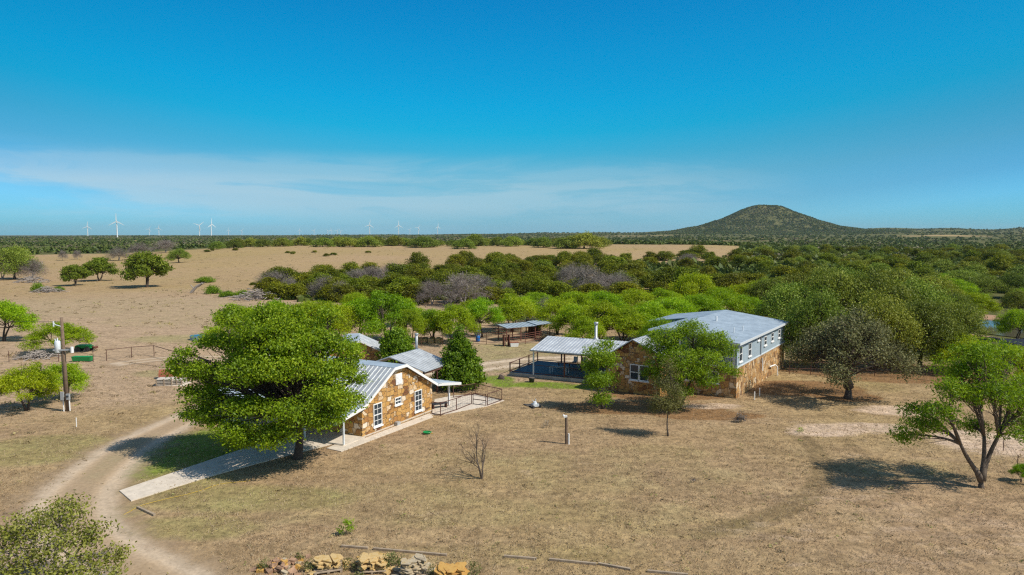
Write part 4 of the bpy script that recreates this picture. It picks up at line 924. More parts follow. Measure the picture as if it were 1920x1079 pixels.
# ------------------------------------------------------------------ buildings
def pbox(mb, P, u, d, z, mi=0):
    """box in wall coordinates: u along the wall, d outwards, z up"""
    lo = [P(u[0], d[0], z[0]), P(u[1], d[0], z[0]), P(u[1], d[1], z[0]), P(u[0], d[1], z[0])]
    hi = [P(u[0], d[0], z[1]), P(u[1], d[0], z[1]), P(u[1], d[1], z[1]), P(u[0], d[1], z[1])]
    return mb.hexa(lo, hi, mi)
def window(parent, P, u, z, w, h, cols=2, rows=2, name='window', fm='white'):
    """frame with glazing bars, its pane and sill as sub-parts"""
    fr = MB()
    b = 0.075
    pbox(fr, P, (u - w / 2, u - w / 2 + b), (-.02, .055), (z - h / 2, z + h / 2)); pbox(fr, P, (u + w / 2 - b, u + w / 2), (-.02, .055), (z - h / 2, z + h / 2))
    pbox(fr, P, (u - w / 2 + b, u + w / 2 - b), (-.02, .052), (z + h / 2 - b, z + h / 2)); pbox(fr, P, (u - w / 2 + b, u + w / 2 - b), (-.02, .052), (z - h / 2, z - h / 2 + b))
    for k in range(1, cols):
        x = u - w / 2 + w * k / cols
        pbox(fr, P, (x - .018, x + .018), (.008, .034), (z - h / 2 + b, z + h / 2 - b))
    for k in range(1, rows):
        y = z - h / 2 + h * k / rows
        t = .035 if k == rows // 2 else .016
        pbox(fr, P, (u - w / 2 + b, u + w / 2 - b), (.006, .045 if t > .02 else .030), (y - t, y + t))
    f = fr.build(name, M[fm], parent)
    g = MB(); pbox(g, P, (u - w / 2 + b, u + w / 2 - b), (-.015, .012), (z - h / 2 + b, z + h / 2 - b)); g.build('pane', M['glass'], f)
    s = MB(); pbox(s, P, (u - w / 2 - .07, u + w / 2 + .07), (-.02, .12), (z - h / 2 - .10, z - h / 2 - .002)); s.build('sill', M[fm], f)
    return f
def roof_plane(mb, e0, e1, r1, r0, thick=0.05, gap=0.42, rib=(0.035, 0.04)):
    """sheet from the eave e0-e1 up to the ridge r0-r1 with standing seams running up the slope"""
    e0, e1, r1, r0 = [np.array(q, float) for q in (e0, e1, r1, r0)]
    n = np.cross(e1 - e0, r0 - e0); n /= np.linalg.norm(n)
    if n[2] < 0: n = -n
    mb.hexa([e0 - n * thick, e1 - n * thick, r1 - n * thick, r0 - n * thick], [e0, e1, r1, r0])
    k = max(2, int(np.linalg.norm(e1 - e0) / gap))
    ax = (e1 - e0) / np.linalg.norm(e1 - e0) * rib[0] / 2
    for i in range(k + 1):
        t = min(max(i / k, 0.004), 0.996)
        a, b = e0 + (e1 - e0) * t, r0 + (r1 - r0) * t
        lo = n * -0.004; hi = n * rib[1]
        mb.hexa([a - ax + lo, a + ax + lo, b + ax + lo, b - ax + lo], [a - ax * .7 + hi, a + ax * .7 + hi, b + ax * .7 + hi, b - ax * .7 + hi])
def post(parent, x, y, z0, z1, r, m, name='post', square=True):
    b = MB()
    if square: b.box((x - r, y - r, z0), (x + r, y + r, z1))
    else: b.tube([(x, y, z0), (x, y, z1)], r, 8)
    return b.build(name, m, parent)

# --- the stone cottage
C0, gdir = np.array([-11.1, 49.6]), math.atan2(.88, .475)
def cottage():
    e = empty('stone_cottage', (*C0, 0), gdir, 'low golden stone cottage with white-edged metal roof and front porch', 'house')
    Wd, Ln = 8.98, 15.0
    prof = [(0, 0), (Wd, 0), (Wd, 2.38), (5.0, 4.52), (3.6, 4.50), (0, 2.30)]
    b = MB(); b.prism([(p, z) for p, z in prof], 1, 0, Ln); b.build('wall', M['stone'], e)
    # roof: long slope, flat top, back slope
    rf = MB()
    l0, l1 = -0.34, Ln + 0.35
    roof_plane(rf, (.02, l0, 2.46), (.02, l1, 2.46), (3.55, l1, 4.64), (3.55, l0, 4.64))
    roof_plane(rf, (9.34, l0, 2.27), (9.34, l1, 2.27), (5.05, l1, 4.66), (5.05, l0, 4.66))
    r = rf.build('roof', M['roof'], e)
    rc = MB(); rc.hexa([(3.56, l0, 4.60), (5.04, l0, 4.61), (5.04, l1, 4.61), (3.56, l1, 4.60)], [(3.56, l0, 4.67), (5.04, l0, 4.69), (5.04, l1, 4.69), (3.56, l1, 4.67)]); rc.build('ridge_cap', M['roof2'], r)
    pr = MB(); roof_plane(pr, (-2.35, l0, 2.02), (-2.35, l1, 2.02), (.0, l1, 2.44), (.0, l0, 2.44)); pr.build('porch_roof', M['roof2'], e)
    # white edging of the gable
    line = [(-2.4, 2.05), (.0, 2.47), (3.55, 4.68), (5.05, 4.70), (9.40, 2.27)]
    for la, lb in ((l0 - .035, l0 - .003), (l1 + .003, l1 + .035)):
        fa = MB()
        for (a0, z0), (a1, z1) in zip(line[:-1], line[1:]):
            fa.hexa([(a0, la, z0 - .20), (a1, la, z1 - .20), (a1, lb, z1 - .20), (a0, lb, z0 - .20)], [(a0, la, z0 + .03), (a1, la, z1 + .03), (a1, lb, z1 + .03), (a0, lb, z0 + .03)])
        fa.build('fascia', M['white'], e)
    P = lambda u, d, z: (u, -d, z)
    window(e, P, 1.77, 1.36, 1.0, 1.75, 2, 4); window(e, P, 6.96, 1.32, 1.0, 1.75, 2, 4); window(e, P, 4.27, 1.88, .80, .60, 2, 2)
    v = MB(); pbox(v, P, (4.02, 4.80), (-.02, .06), (3.18, 4.05))
    for k in range(7): pbox(v, P, (4.10, 4.72), (.061, .082), (3.26 + .105 * k, 3.31 + .105 * k))
    v.build('gable_vent', M['white'], e)
    q = MB(); pbox(q, P, (.08, 8.9), (-.01, .025), (-.02, .10)); q.build('footing', M['concrete'], e)
    # front under the porch
    Pf = lambda u, d, z: (-d, u, z)
    for u in (3.0, 6.0, 11.5): window(e, Pf, u, 1.4, 1.1, 1.4, 2, 2)
    d = MB(); pbox(d, Pf, (8.2, 9.15), (-.01, .05), (.12, 2.12)); dr = d.build('door', M['white'], e)
    h = MB(); pbox(h, Pf, (8.28, 8.36), (.051, .10), (1.0, 1.06)); h.build('handle', M['darksteel'], dr)
    s = MB(); s.box((-2.3, -.25, -.1), (-.004, Ln + .2, .10)); s.build('porch_floor', M['concrete'], e)
    for l in (-.15, 3.6, 7.4, 11.2, 14.9): post(e, -2.15, l, .10, 2.0, .055, M['trim'], 'porch_post')
    # brown pipe railing round the far end of the porch
    rl = MB()
    rail = [(-2.3, 11.6), (-2.3, 16.8), (-.3, 16.8)]
    for z in (.62, 1.05): rl.tube([(a, l, z) for a, l in rail], .03, 6)
    for a, l in [(-2.3, 11.6), (-2.3, 13.4), (-2.3, 15.2), (-2.3, 16.8), (-.3, 16.8)]: rl.tube([(a, l, 0), (a, l, 1.06)], .035, 6)
    rl.build('porch_railing', M['rust'], e)
    # patio cover on the far side of the gable
    pc = MB(); roof_plane(pc, (11.35, -1.35, 2.12), (11.35, 4.2, 2.12), (9.2, 4.2, 2.36), (9.2, -.30, 2.36), .05, .6)
    pk = pc.build('patio_cover', M['roof2'], e)
    fb = MB(); fb.hexa([(9.42, -.40, 2.10), (11.39, -1.43, 1.93), (11.39, -1.40, 1.93), (9.42, -.365, 2.10)], [(9.42, -.40, 2.37), (11.39, -1.43, 2.15), (11.39, -1.40, 2.15), (9.42, -.365, 2.37)])
    fb.box((11.36, -1.40, 1.93), (11.39, 4.2, 2.15)); fb.build('edging', M['white'], pk)
    post(e, 10.9, -.45, .1, 2.12, .07, M['white'], 'patio_post'); post(e, 11.2, 3.9, .1, 2.12, .06, M['white'], 'patio_post')
    u = MB(); pbox(u, P, (3.75, 4.15), (.05, .35), (.0, .28)); tag(u.build('utility_box', M['greysteel'], None), 'small grey utility box at the foot of the stone gable', 'utility box')
    o = bpy.data.objects['utility_box']; o.location, o.rotation_euler = (*C0, 0), (0, 0, gdir)
cottage()
def paving(name, pix, h, m, label, z0=-.1):
    P = [at(*q) for q in pix]
    b = MB(); b.prism([(p[0], p[1]) for p in P], 2, z0, h)
    return tag(b.build(name, m), label, 'paving', kind='structure')
def walkway():
    A = smooth_path([tuple(at(*q)[:2]) + (0,) for q in [(224, 922), (350, 879), (480, 836), (575, 815)]], .3); B = smooth_path([tuple(at(*q)[:2]) + (0,) for q in [(246, 941), (400, 893), (560, 850), (640, 830)]], .3)
    n = 13; b = MB(); r = random.Random(2)
    pk = lambda P, t: P[min(int(t * (len(P) - 1)), len(P) - 1)]
    for k in range(n):
        a0, a1, b0, b1 = [Vector(pk(P, t)) for P in (A, B) for t in (k / n + .0015, (k + 1) / n - .0015)]
        dz = r.uniform(-.008, .008)
        b.hexa([(*q[:2], -.1) for q in (b0, b1, a1, a0)], [(*q[:2], .06 + dz) for q in (b0, b1, a1, a0)])
    tag(b.build('walkway', M['concrete']), 'concrete walk from the track to the porch', 'paving', kind='structure')
walkway()
paving('paving_strip', [(640, 848), (812, 783), (806, 776), (676, 826), (628, 835), (612, 842)], .055, M['concrete'], 'concrete strip along the stone gable')
paving('patio', [(808, 779), (833, 778), (912, 763), (946, 752), (893, 741), (850, 743), (815, 750)], .06, M['concrete'], 'concrete patio beside the cottage')

def shelter():
    """open metal-roofed shelter behind the cottage"""
    e = empty('metal_roofed_shelter', (*C0, 0), gdir, 'open shelter with ribbed grey metal roof and tall stove pipe behind the cottage', 'shelter')
    rf = MB()
    roof_plane(rf, (12.3, 3.1, 2.45), (17.2, 3.4, 2.45), (16.2, 6.6, 3.75), (11.2, 6.3, 3.75), .05, .4, (.05, .05))
    roof_plane(rf, (11.2, 9.8, 2.5), (16.2, 9.9, 2.5), (16.2, 6.62, 3.77), (11.2, 6.32, 3.77), .05, .4, (.05, .05))
    rf.build('roof', M['roof'], e)
    for a, l in ((12.5, 3.4), (14.8, 3.5), (16.9, 3.6), (11.4, 9.5), (16.0, 9.5)): post(e, a, l, 0, 2.42, .06, M['rust'])
    b = MB(); b.box((11.6, 7.6, 0), (15.8, 7.75, 2.6)); b.box((12.6, 3.3, 2.2), (17.0, 3.4, 2.38)); b.build('frame', M['rust'], e)
    f = MB(); f.tube([(16.35, 7.0, 3.2), (16.35, 7.0, 5.1)], .13, 10); f.tube([(16.35, 7.0, 5.11), (16.35, 7.0, 5.25)], .19, 10); f.build('stove_pipe', M['greysteel'], e, smooth=True)
shelter()
def stone_hut():
    p = at(668, 686)
    e = empty('stone_hut', (-17.2, 73.6, 0), R(14), 'small stone building with white curved gable edge half hidden by the shade tree', 'house')
    b = MB(); b.prism([(-2.7, 0), (2.7, 0), (2.7, 2.35), (.7, 3.35), (-.7, 3.35), (-2.7, 2.35)], 1, 0, 5.5); b.build('wall', M['stone'], e)
    rf = MB()
    roof_plane(rf, (-3.05, -.3, 2.34), (-3.05, 5.8, 2.34), (-.7, 5.8, 3.50), (-.7, -.3, 3.50)); roof_plane(rf, (3.05, -.3, 2.34), (3.05, 5.8, 2.34), (.7, 5.8, 3.50), (.7, -.3, 3.50))
    rf.hexa([(-.695, -.3, 3.45), (.695, -.3, 3.45), (.695, 5.8, 3.45), (-.695, 5.8, 3.45)], [(-.695, -.3, 3.52), (.695, -.3, 3.52), (.695, 5.8, 3.52), (-.695, 5.8, 3.52)])
    rf.build('roof', M['roof'], e)
    fa = MB(); line = [(-3.1, 2.32), (-.7, 3.53), (.7, 3.53), (3.1, 2.32)]
    for (a0, z0), (a1, z1) in zip(line[:-1], line[1:]):
        fa.hexa([(a0, -.34, z0 - .17), (a1, -.34, z1 - .17), (a1, -.303, z1 - .17), (a0, -.303, z0 - .17)], [(a0, -.34, z0 + .03), (a1, -.34, z1 + .03), (a1, -.303, z1 + .03), (a0, -.303, z0 + .03)])
    fa.build('fascia', M['white'], e)
    window(e, lambda u, d, z: (u, -d, z), 0, 1.4, .9, 1.2, 2, 2)
stone_hut()

# --- the two-storey house
B0, bdir = np.array([20.6, 61.8]), math.atan2(.825, .565)
def wall_s(px):
    k = (px - 960) / FPX
    return (k * B0[1] - B0[0]) / (.565 - k * .825)
def big_house():
    e = empty('two_storey_house', (*B0, 0), bdir, 'two-storey house of pale stone below and pale blue siding above under a low metal roof', 'house')
    Ln, Wd, zs, ze, zr = 18.4, 13.0, 2.82, 5.12, 6.0
    Sm, Wf = 11.0, 8.2          # the front part is narrower than the rear
    b = MB(); b.box((0, 0, -.1), (Sm, Wf, zs)); b.box((Sm + .003, 0, -.1), (Ln, Wd, zs)); b.build('lower_wall', M['stone2'], e)
    u = MB(); u.prism([(0, 2.9), (Wf, 2.9), (Wf, 5.86), (6.8, zr - .1), (0, ze)], 0, 1.9, Sm); u.prism([(0, 2.9), (Wd, 2.9), (Wd, ze), (6.8, zr - .1), (0, ze)], 0, Sm + .003, Ln)
    u.box((.02, 0, 2.9), (1.897, .16, ze)); u.box((.02, Wf - .16, 2.9), (1.897, Wf, ze))
    for k in range(int(Ln / .42)): u.box((.4 + .42 * k, -.012, 2.95), (.43 + .42 * k, .004, ze - .02))
    u.build('upper_wall', M['siding'], e)
    l = MB(); l.box((-.06, -.06, zs - .02), (Ln + .05, Wf + .05, 2.905)); l.build('ledge', M['trim'], e)
    rf = MB()
    roof_plane(rf, (-.45, -.32, ze + .06), (Ln + .35, -.32, ze + .06), (Ln + .35, 6.8, zr + .08), (-.45, 6.8, zr + .08), .07, .62, (.025, .010))
    zl = lambda t: zr + .083 + (ze + .02 - zr - .083) * (t - 6.8) / (Wd + .32 - 6.8)
    roof_plane(rf, (Sm - .3, Wd + .32, zl(Wd + .32)), (Ln + .35, Wd + .32, zl(Wd + .32)), (Ln + .35, 6.8, zr + .083), (Sm - .3, 6.8, zr + .083), .07, .62, (.025, .010))
    roof_plane(rf, (-.45, Wf + .32, zl(Wf + .32)), (Sm - .303, Wf + .32, zl(Wf + .32)), (Sm - .303, 6.8, zr + .083), (-.45, 6.8, zr + .083), .07, .62, (.025, .010))
    r = rf.build('roof', M['roof2'], e)
    for s, t, z, q in ((4.6, 1.7, 5.95, .05), (6.6, 1.4, 5.9, .05), (9.5, 5.0, 6.35, .10)):
        v = MB(); v.tube([(s, t, 5.2), (s, t, z)], q, 8); v.build('vent_pipe', M['white'], r)
    tr = MB(); tr.box((-.48, -.40, ze - .13), (Ln + .38, -.33, ze + .10))
    for s0, s1, te in ((-.49, -.455, Wf), (Ln + .355, Ln + .39, Wd)):
        for (t0, z0), (t1, z1) in (((-.32, ze + .08), (6.8, zr + .10)), ((6.8, zr + .10), (te + .32, zl(te + .32) + .02))):
            tr.hexa([(s0, t0, z0 - .2), (s0, t1, z1 - .2), (s1, t1, z1 - .2), (s1, t0, z0 - .2)], [(s0, t0, z0), (s0, t1, z1), (s1, t1, z1), (s1, t0, z0)])
    tr.build('fascia', M['trim'], e)
    P = lambda s, d, z: (s, -d, z)
    for px, z, w, h in ((1393, 4.0, .95, 1.45), (1410, 4.0, .95, 1.3), (1439, 4.1, .95, .95), (1452, 4.15, .95, .95), (1464.6, 4.15, .95, .95)):
        window(e, P, wall_s(px), z, w, h, 1, 2)
    window(e, P, wall_s(1426), 4.72, .75, .5, 1, 1)
    d = MB(); pbox(d, P, (wall_s(1430) - .07, wall_s(1430) + .07), (.005, .12), (2.95, 5.0)); d.build('downspout', M['greysteel'], e)
    w_ = MB(); w_.tube([(8.6, -.10, 1.2), (8.6, -.10, 2.5)], .06, 6); w_.build('vent_pipe', M['white'], e); w_ = MB(); w_.tube([(11.4, -.15, 1.15), (12.8, -.35, 1.15), (13.0, -.55, .95), (13.0, -.6, 0)], .07, 6); w_.build('drain_pipe', M['white'], e)
    Pf = lambda t, d, z: (-d, t, z)
    window(e, Pf, 2.12, 1.75, 1.0, 1.15, 1, 2); window(e, Pf, 4.6, 1.75, 1.0, 1.15, 1, 2)
    Pu = lambda t, d, z: (1.9 - d, t, z)
    window(e, Pu, 2.2, 4.0, 1.0, 1.3, 1, 2); window(e, Pu, 6.6, 4.0, 1.0, 1.3, 1, 2)
    dd = MB(); pbox(dd, Pu, (4.4, 5.3), (-.01, .05), (2.92, 4.95)); dd.build('balcony_door', M['white'], e)
    # balcony with white balusters
    rl = MB()
    rl.box((.02, .18, 3.72), (.10, Wf - .18, 3.80)); rl.box((.03, .18, 3.0), (.09, Wf - .18, 3.06))
    for k in range(int((Wf - .4) / .17)): rl.box((.04, .22 + .17 * k, 3.061), (.08, .26 + .17 * k, 3.719))
    rl.build('balcony_railing', M['white'], e)
    for t in (.3, 2.9, 5.5, 7.9): post(e, .14, t, 2.91, ze + .02, .06, M['white'], 'balcony_post')
    # single-storey stone wing towards the yard
    wg = MB(); wg.prism([(6.0, -.1), (11.6, -.1), (11.6, 3.2), (8.7, 5.05), (6.0, 3.9)], 0, -3.4, -.004); wg.box((.004, Wf + .004, -.1), (7.5, 11.6, 3.1)); wg.build('wing_wall', M['stone'], e)
    wr = MB(); roof_plane(wr, (-3.75, 12.0, 3.05), (7.8, 12.0, 3.05), (7.8, 8.7, 5.2), (-3.75, 8.7, 5.2), .05, .45); roof_plane(wr, (-3.75, 5.7, 3.92), (-.5, 5.7, 3.92), (-.5, 8.7, 5.203), (-3.75, 8.7, 5.203), .05, .45)
    wr.build('wing_roof', M['roof'], e)
    Pw = lambda t, d, z: (-3.4 - d, t, z)
    window(e, Pw, 7.62, 2.05, .92, 1.5, 1, 2); window(e, Pw, 8.58, 2.05, .92, 1.5, 1, 2)
    for px, py in ((1414.5, 750), (1424, 743)):
        p = at(px, py); b = MB(); b.tube([(0, 0, -.05), (0, 0, .75)], .05, 7)
        tag(b.build('pipe_stub', M['white'], None, p), 'white pipe stub in the dirt, ' + ('nearer the house corner' if px < 1420 else 'closer against the stone wall'), 'pipe', 'white pipe stubs by the stone wall')
big_house()

# --- the pavilion
F0, pdir = np.array([-.28, 72.2]), math.atan2(-.43, .9)
def pav_pt(t, q, z=0):
    c, s = math.cos(pdir), math.sin(pdir)
    return np.array([F0[0] + c * t - s * q, F0[1] + s * t + c * q, z])
def pavilion():
    e = empty('pavilion', (*F0, 0), pdir, 'open pavilion with ribbed metal roof on a railed concrete platform', 'pavilion')
    b = MB(); b.box((0, 0, -.1), (11.6, 7.6, .34)); b.build('platform', M['concrete2'], e)
    f = MB(); f.box((.12, .12, .342), (11.5, 7.5, .348)); f.build('floor', M['floorblue'], e)
    rf = MB()
    roof_plane(rf, (2.55, -.2, 2.98), (11.8, -.2, 2.98), (11.8, 4.5, 3.80), (2.55, 4.5, 3.80), .05, .36, (.07, .05)); roof_plane(rf, (2.55, 8.4, 3.02), (11.8, 8.4, 3.02), (11.8, 4.5, 3.803), (2.55, 4.5, 3.803), .05, .36, (.07, .05))
    r = rf.build('roof', M['roof'], e)
    g = MB(); g.box((2.5, -.29, 2.86), (11.8, -.21, 2.99)); g.build('gutter', M['greysteel'], r)
    fl = MB(); fl.tube([(8.1, 4.7, 3.6), (8.1, 4.7, 3.95), (8.1, 4.7, 4.0), (8.1, 4.7, 5.4)], [.30, .26, .15, .15], 12); fl.tube([(8.1, 4.7, 5.41), (8.1, 4.7, 5.65)], .23, 12); fl.build('flue', M['greysteel'], r, smooth=True)
    for t, q, m in ((2.8, .05, 'trim'), (6.28, .05, 'rustred'), (9.8, .05, 'rustred'), (6.6, 4.4, 'rustred'), (2.8, 8.1, 'rustred'), (6.6, 8.1, 'rustred'), (11.2, .05, 'rustred'), (11.2, 8.1, 'rustred')):
        post(e, t, q, .34 if q < 7.6 else 0, 2.95 if q != 4.4 else 3.7, .065, M[m])
    for t, q in [(0.05, .05), (0.05, 2.5), (0.05, 5.0), (.05, 7.5), (3.4, 7.5), (6.8, 7.5), (9.6, 7.5), (11.4, 7.5)]: post(e, t, q, .34, 1.42, .05, M['rust'], 'railing_post')
    for path in ([(.05, .05), (11.4, .05)], [(.05, .05), (.05, 7.5)], [(.05, 7.5), (11.4, 7.5)]):
        for z in (.48, 1.36):
            if z > 1 and path[1] == (11.4, .05) : path = [(.05, .05), (2.75, .05)]
            h = MB(); h.tube([(t, q, z) for t, q in path], .042, 6); h.build('rail', M['rust'], e)
    h = MB(); h.tube([(2.75, .05, 1.36), (11.4, .05, 1.36)], .03, 6); h.build('rail', M['rust'], e)
pavilion()

# ------------------------------------------------------------------ things about the yard
def top(o, label, cat, group=None): return tag(o, label, cat, group)
def pav_thing(name, t, q, label, cat, rz=0, group=None, z=.348):
    return empty(name, pav_pt(t, q, z), pdir + rz, label, cat, group)
def patio_chair(t, q, rz, label, m='greysteel'):
    e = pav_thing('patio_chair', t, q, label, 'chair', rz, 'chairs under the pavilion')
    b = MB(); b.box((-.25, -.25, .40), (.25, .25, .45)); b.build('seat', M[m], e)
    b = MB(); b.hexa([(-.25, .22, .45), (.25, .22, .45), (.25, .26, .45), (-.25, .26, .45)], [(-.25, .34, .95), (.25, .34, .95), (.25, .38, .95), (-.25, .38, .95)]); b.build('backrest', M[m], e)
    for x in (-.22, .22):
        for y in (-.22, .22): post(e, x, y, 0, .40, .018, M['darksteel'], 'leg')
patio_chair(5.0, 6.6, 0, 'pale chair against the back railing of the pavilion, closer to the grey corner post')
patio_chair(6.0, 6.7, .2, 'pale chair against the back railing of the pavilion, beside the brown post')
def patio_table():
    e = pav_thing('patio_table', 5.1, 1.6, 'long pale-topped table under the pavilion roof near the front rail', 'table')
    b = MB(); b.box((-1.0, -.45, .70), (1.0, .45, .74)); b.build('table_top', M['tank'], e)
    for x in (-.9, .9):
        for y in (-.38, .38): post(e, x, y, 0, .70, .03, M['trim'], 'leg')
patio_table()
def bench():
    e = pav_thing('long_bench', 4.9, 5.2, 'long brown bench in the shade at the back of the pavilion', 'bench')
    b = MB(); b.box((-1.5, -.2, .42), (1.5, .2, .48)); b.build('seat', M['rustred'], e)
    for x in (-1.3, 0, 1.3): post(e, x, 0, 0, .42, .05, M['rust'], 'leg')
bench()
def patio_bench():
    e = empty('patio_bench', at(824, 766), .5, 'low dark bench on the cottage patio behind the pipe fence', 'bench')
    b = MB(); b.box((-.7, -.25, .42), (.7, .25, .48)); b.build('seat', M['darksteel'], e)
    for x in (-.6, .6): b = MB(); b.box((x - .04, -.22, 0), (x + .04, .22, .419)); b.build('leg', M['rust'], e)
patio_bench()
def grill():
    e = pav_thing('barbecue_smoker', 8.6, 3.4, 'large black smoker grill under the pavilion beside the slim mesquite', 'grill', .1)
    b = MB(); b.tube([(-.9, 0, .95), (.9, 0, .95)], .36, 14); b.build('drum', M['darksteel'], e, smooth=True)
    b = MB(); b.box((-1.35, -.3, .55), (-.92, .3, 1.15)); b.build('firebox', M['darksteel'], e)
    b = MB(); b.tube([(.7, 0, 1.25), (.7, 0, 2.1)], .08, 8); b.build('chimney', M['darksteel'], e)
    for x in (-.7, .7):
        for y in (-.25, .25): post(e, x, y, 0, .68, .03, M['darksteel'], 'leg')
grill()
def planter_pot():
    p = at(997, 717)
    e = empty('planter_pot', p, 0, 'black planter pot at the foot of the pale pavilion post', 'pot')
    b = MB(); b.tube([(0, 0, 0), (0, 0, .42), (0, 0, .48)], [.24, .32, .34], 14); b.build('pot', M['darksteel'], e, smooth=True)
    b = MB(); b.tube([(0, 0, .44), (0, 0, .485)], [.28, .29], 14); b.build('soil', M['bark'], e)
planter_pot()
def boulder(px, py, s, label, m='rubble', name='boulder', seed=1):
    r = np.random.default_rng(seed)
    import bmesh
    bm = bmesh.new(); bmesh.ops.create_icosphere(bm, subdivisions=2, radius=1)
    for v in bm.verts:
        k = 1 + 0.18 * math.sin(3 * v.co.x + seed) * math.cos(2.5 * v.co.y) + r.uniform(-.07, .07)
        v.co = Vector((v.co.x * s[0] * k, v.co.y * s[1] * k, max(v.co.z, -.4) * s[2] * k))
    me = bpy.data.meshes.new(name); bm.to_mesh(me); bm.free(); me.materials.append(M[m])
    return top(link(name, me, None, at(px, py)), label, 'rock')
boulder(940, 711, (.42, .35, .42), 'dark rounded boulder in the green grass left of the pavilion platform', 'barkdark', 'boulder', 2)

# --- pipe fences
def fence(name, pts, h, label, rails=(1.0,), m='rust', r=.04, mesh=True, cat='fence', gap=None, wires=0):
    """posts, rails and wire mesh along world points"""
    e = empty(name, (float(pts[0][0]), float(pts[0][1]), float(pts[0][2])), 0, label, cat)
    o = np.array(pts[0], float)
    Q = [np.array(p, float) - o for p in pts]
    if gap:
        out = []
        for a, b in zip(Q[:-1], Q[1:]):
            k = max(1, round(np.linalg.norm(b - a) / gap))
            out += [a + (b - a) * i / k for i in range(k)]
        posts = out + [Q[-1]]
    else: posts = Q
    for p in posts:
        b = MB(); b.tube([p + (0, 0, -.2), p + (0, 0, h)], r, 6); b.build('post', M[m], e)
    for a, b in zip(Q[:-1], Q[1:]):
        for z in rails:
            w = MB(); w.tube([a + (0, 0, h * z - r), b + (0, 0, h * z - r)], r * .85, 6); w.build('rail', M[m], e)
    if mesh or wires:
        w = MB()
        for a, b in zip(Q[:-1], Q[1:]):
            n = np.linalg.norm(b - a)
            for z in ([.12, .3, .48, .66, .84] if mesh else [(i + 1) / (wires + .3) for i in range(wires)]):
                w.tube([a + (0, 0, h * z), b + (0, 0, h * z)], .006, 3, cap=False)
            if mesh:
                for k in range(1, int(n / .3)):
                    p = a + (b - a) * (k * .3 / n); w.tube([p + (0, 0, .08), p + (0, 0, h * .95)], .005, 3, cap=False)
        w.build('wire_mesh', M['darksteel'], e)
    return e
PX = lambda *l: [at(*q) for q in l]
f1 = fence('patio_fence', PX((810, 778), (826, 780), (856, 770.5), (884, 759)), 1.12, 'brown pipe and wire fence along the lawn side of the cottage patio', (1.0, .12))
f2 = fence('patio_gate', PX((887, 759), (911, 762)), 1.08, 'brown pipe gate with crossed rails in the patio fence', (1.0, .5, .1), mesh=False, cat='gate')
f3 = fence('patio_fence', PX((914, 762), (941, 752), (891, 741), (850, 747)), 1.12, 'brown pipe and wire fence round the far corner of the patio', (1.0, .12))
fence('pen_fence', PX((872, 642), (912, 646), (948, 649)), 1.5, 'brown pipe pen fence between the conical tree and the cattle chute', (1.0, .75, .5, .25), 'rustred', .035, False, gap=2.5)
fence('pen_fence', PX((953, 649), (985, 646), (1012, 641), (1040, 634)), 1.5, 'brown pipe pen fence in front of the livestock shed', (1.0, .82, .64, .46, .28), 'rustred', .04, False, gap=2.2)
fence('pen_fence', PX((870, 628), (930, 630), (985, 627), (1040, 621)), 1.5, 'brown pipe pen fence behind the livestock shed', (1.0, .66, .33), 'rustred', .035, False, gap=3)
fence('pen_fence', PX((1042, 654), (1090, 655), (1150, 652), (1210, 648)), 1.4, 'brown pipe fence under the mesquites behind the pavilion', (1.0, .6, .3), 'rust', .035, False, gap=3)
fence('pen_fence', PX((660, 662), (720, 655), (790, 650), (868, 644)), 1.3, 'brown pipe fence behind the stone cottage', (1.0, .5), 'rust', .03, False, gap=3.5)
fence('grove_fence', PX((1480, 702), (1560, 704), (1640, 706), (1700, 709), (1768, 716)), 1.35, 'rusty pipe and wire fence in the shade of the oak grove', (1.0, .5), 'rust', .035, True, gap=2.6)
fence('pasture_fence', PX((-40, 679), (17, 679), (110, 678), (175, 679), (200, 677)), 1.3, 'thin wire pasture fence behind the green trough', (), 'rust', .035, False, gap=5, wires=4)
fence('pasture_fence', PX((200, 677), (247, 671), (289, 668), (340, 684)), 1.35, 'wire pasture fence with a top pipe left of the rusty sheet', (1.0,), 'rust', .04, False, wires=4)
fence('steel_post_fence', PX((1870, 800), (1881, 846), (1907, 890), (1960, 960)), 1.25, 'thin wire fence on steel posts at the dry edge of the yard', (), 'rust', .025, False, wires=3)

# --- pens, shed, barrel
def livestock_shed():
    o = at(948, 645)
    o = np.array([-.9, 95.0, float(hgt(-.9, 95))])
    rz = math.atan2(.50, .87)
    e = empty('livestock_shed', o, rz, 'long low open shed with pale metal roof over the rust red pens', 'shed')
    rf = MB()
    roof_plane(rf, (0, -.3, 2.0), (5.0, -.3, 2.05), (5.0, 2.6, 2.25), (0, 2.6, 2.2), .05, .6)
    roof_plane(rf, (4.9, -.35, 2.16), (7.6, -.3, 2.22), (7.6, 2.6, 2.45), (4.9, 2.6, 2.33), .05, .6)
    rf.build('roof', M['roof2'], e)
    for x in (.15, 2.5, 4.9, 7.4):
        post(e, x, 0, 0, 2.0, .05, M['rustred']); post(e, x, 2.4, 0, 2.18, .05, M['rustred'])
    for z in (.5, .95, 1.4):
        h = MB(); h.tube([(.1, 2.4, z), (7.4, 2.4, z)], .035, 5); h.build('rail', M['rustred'], e)
    w = MB(); w.box((5.2, 2.46, .1), (7.3, 2.5, 1.7)); w.build('back_panel', M['rust'], e)
livestock_shed()
def cattle_chute():
    e = empty('cattle_chute', at(949, 649), 0.25, 'upright rust red cattle chute at the corner of the pens', 'chute')
    for x in (-.35, .35):
        b = MB(); b.box((x - .04, -.5, 0), (x + .04, .5, 1.55)); b.build('side_panel', M['rustred'], e)
    b = MB(); b.tube([(-.35, -.5, 1.56), (-.35, -.5, 1.75), (.35, -.5, 1.75), (.35, -.5, 1.56)], .04, 6); b.build('head_frame', M['rust'], e)
cattle_chute()
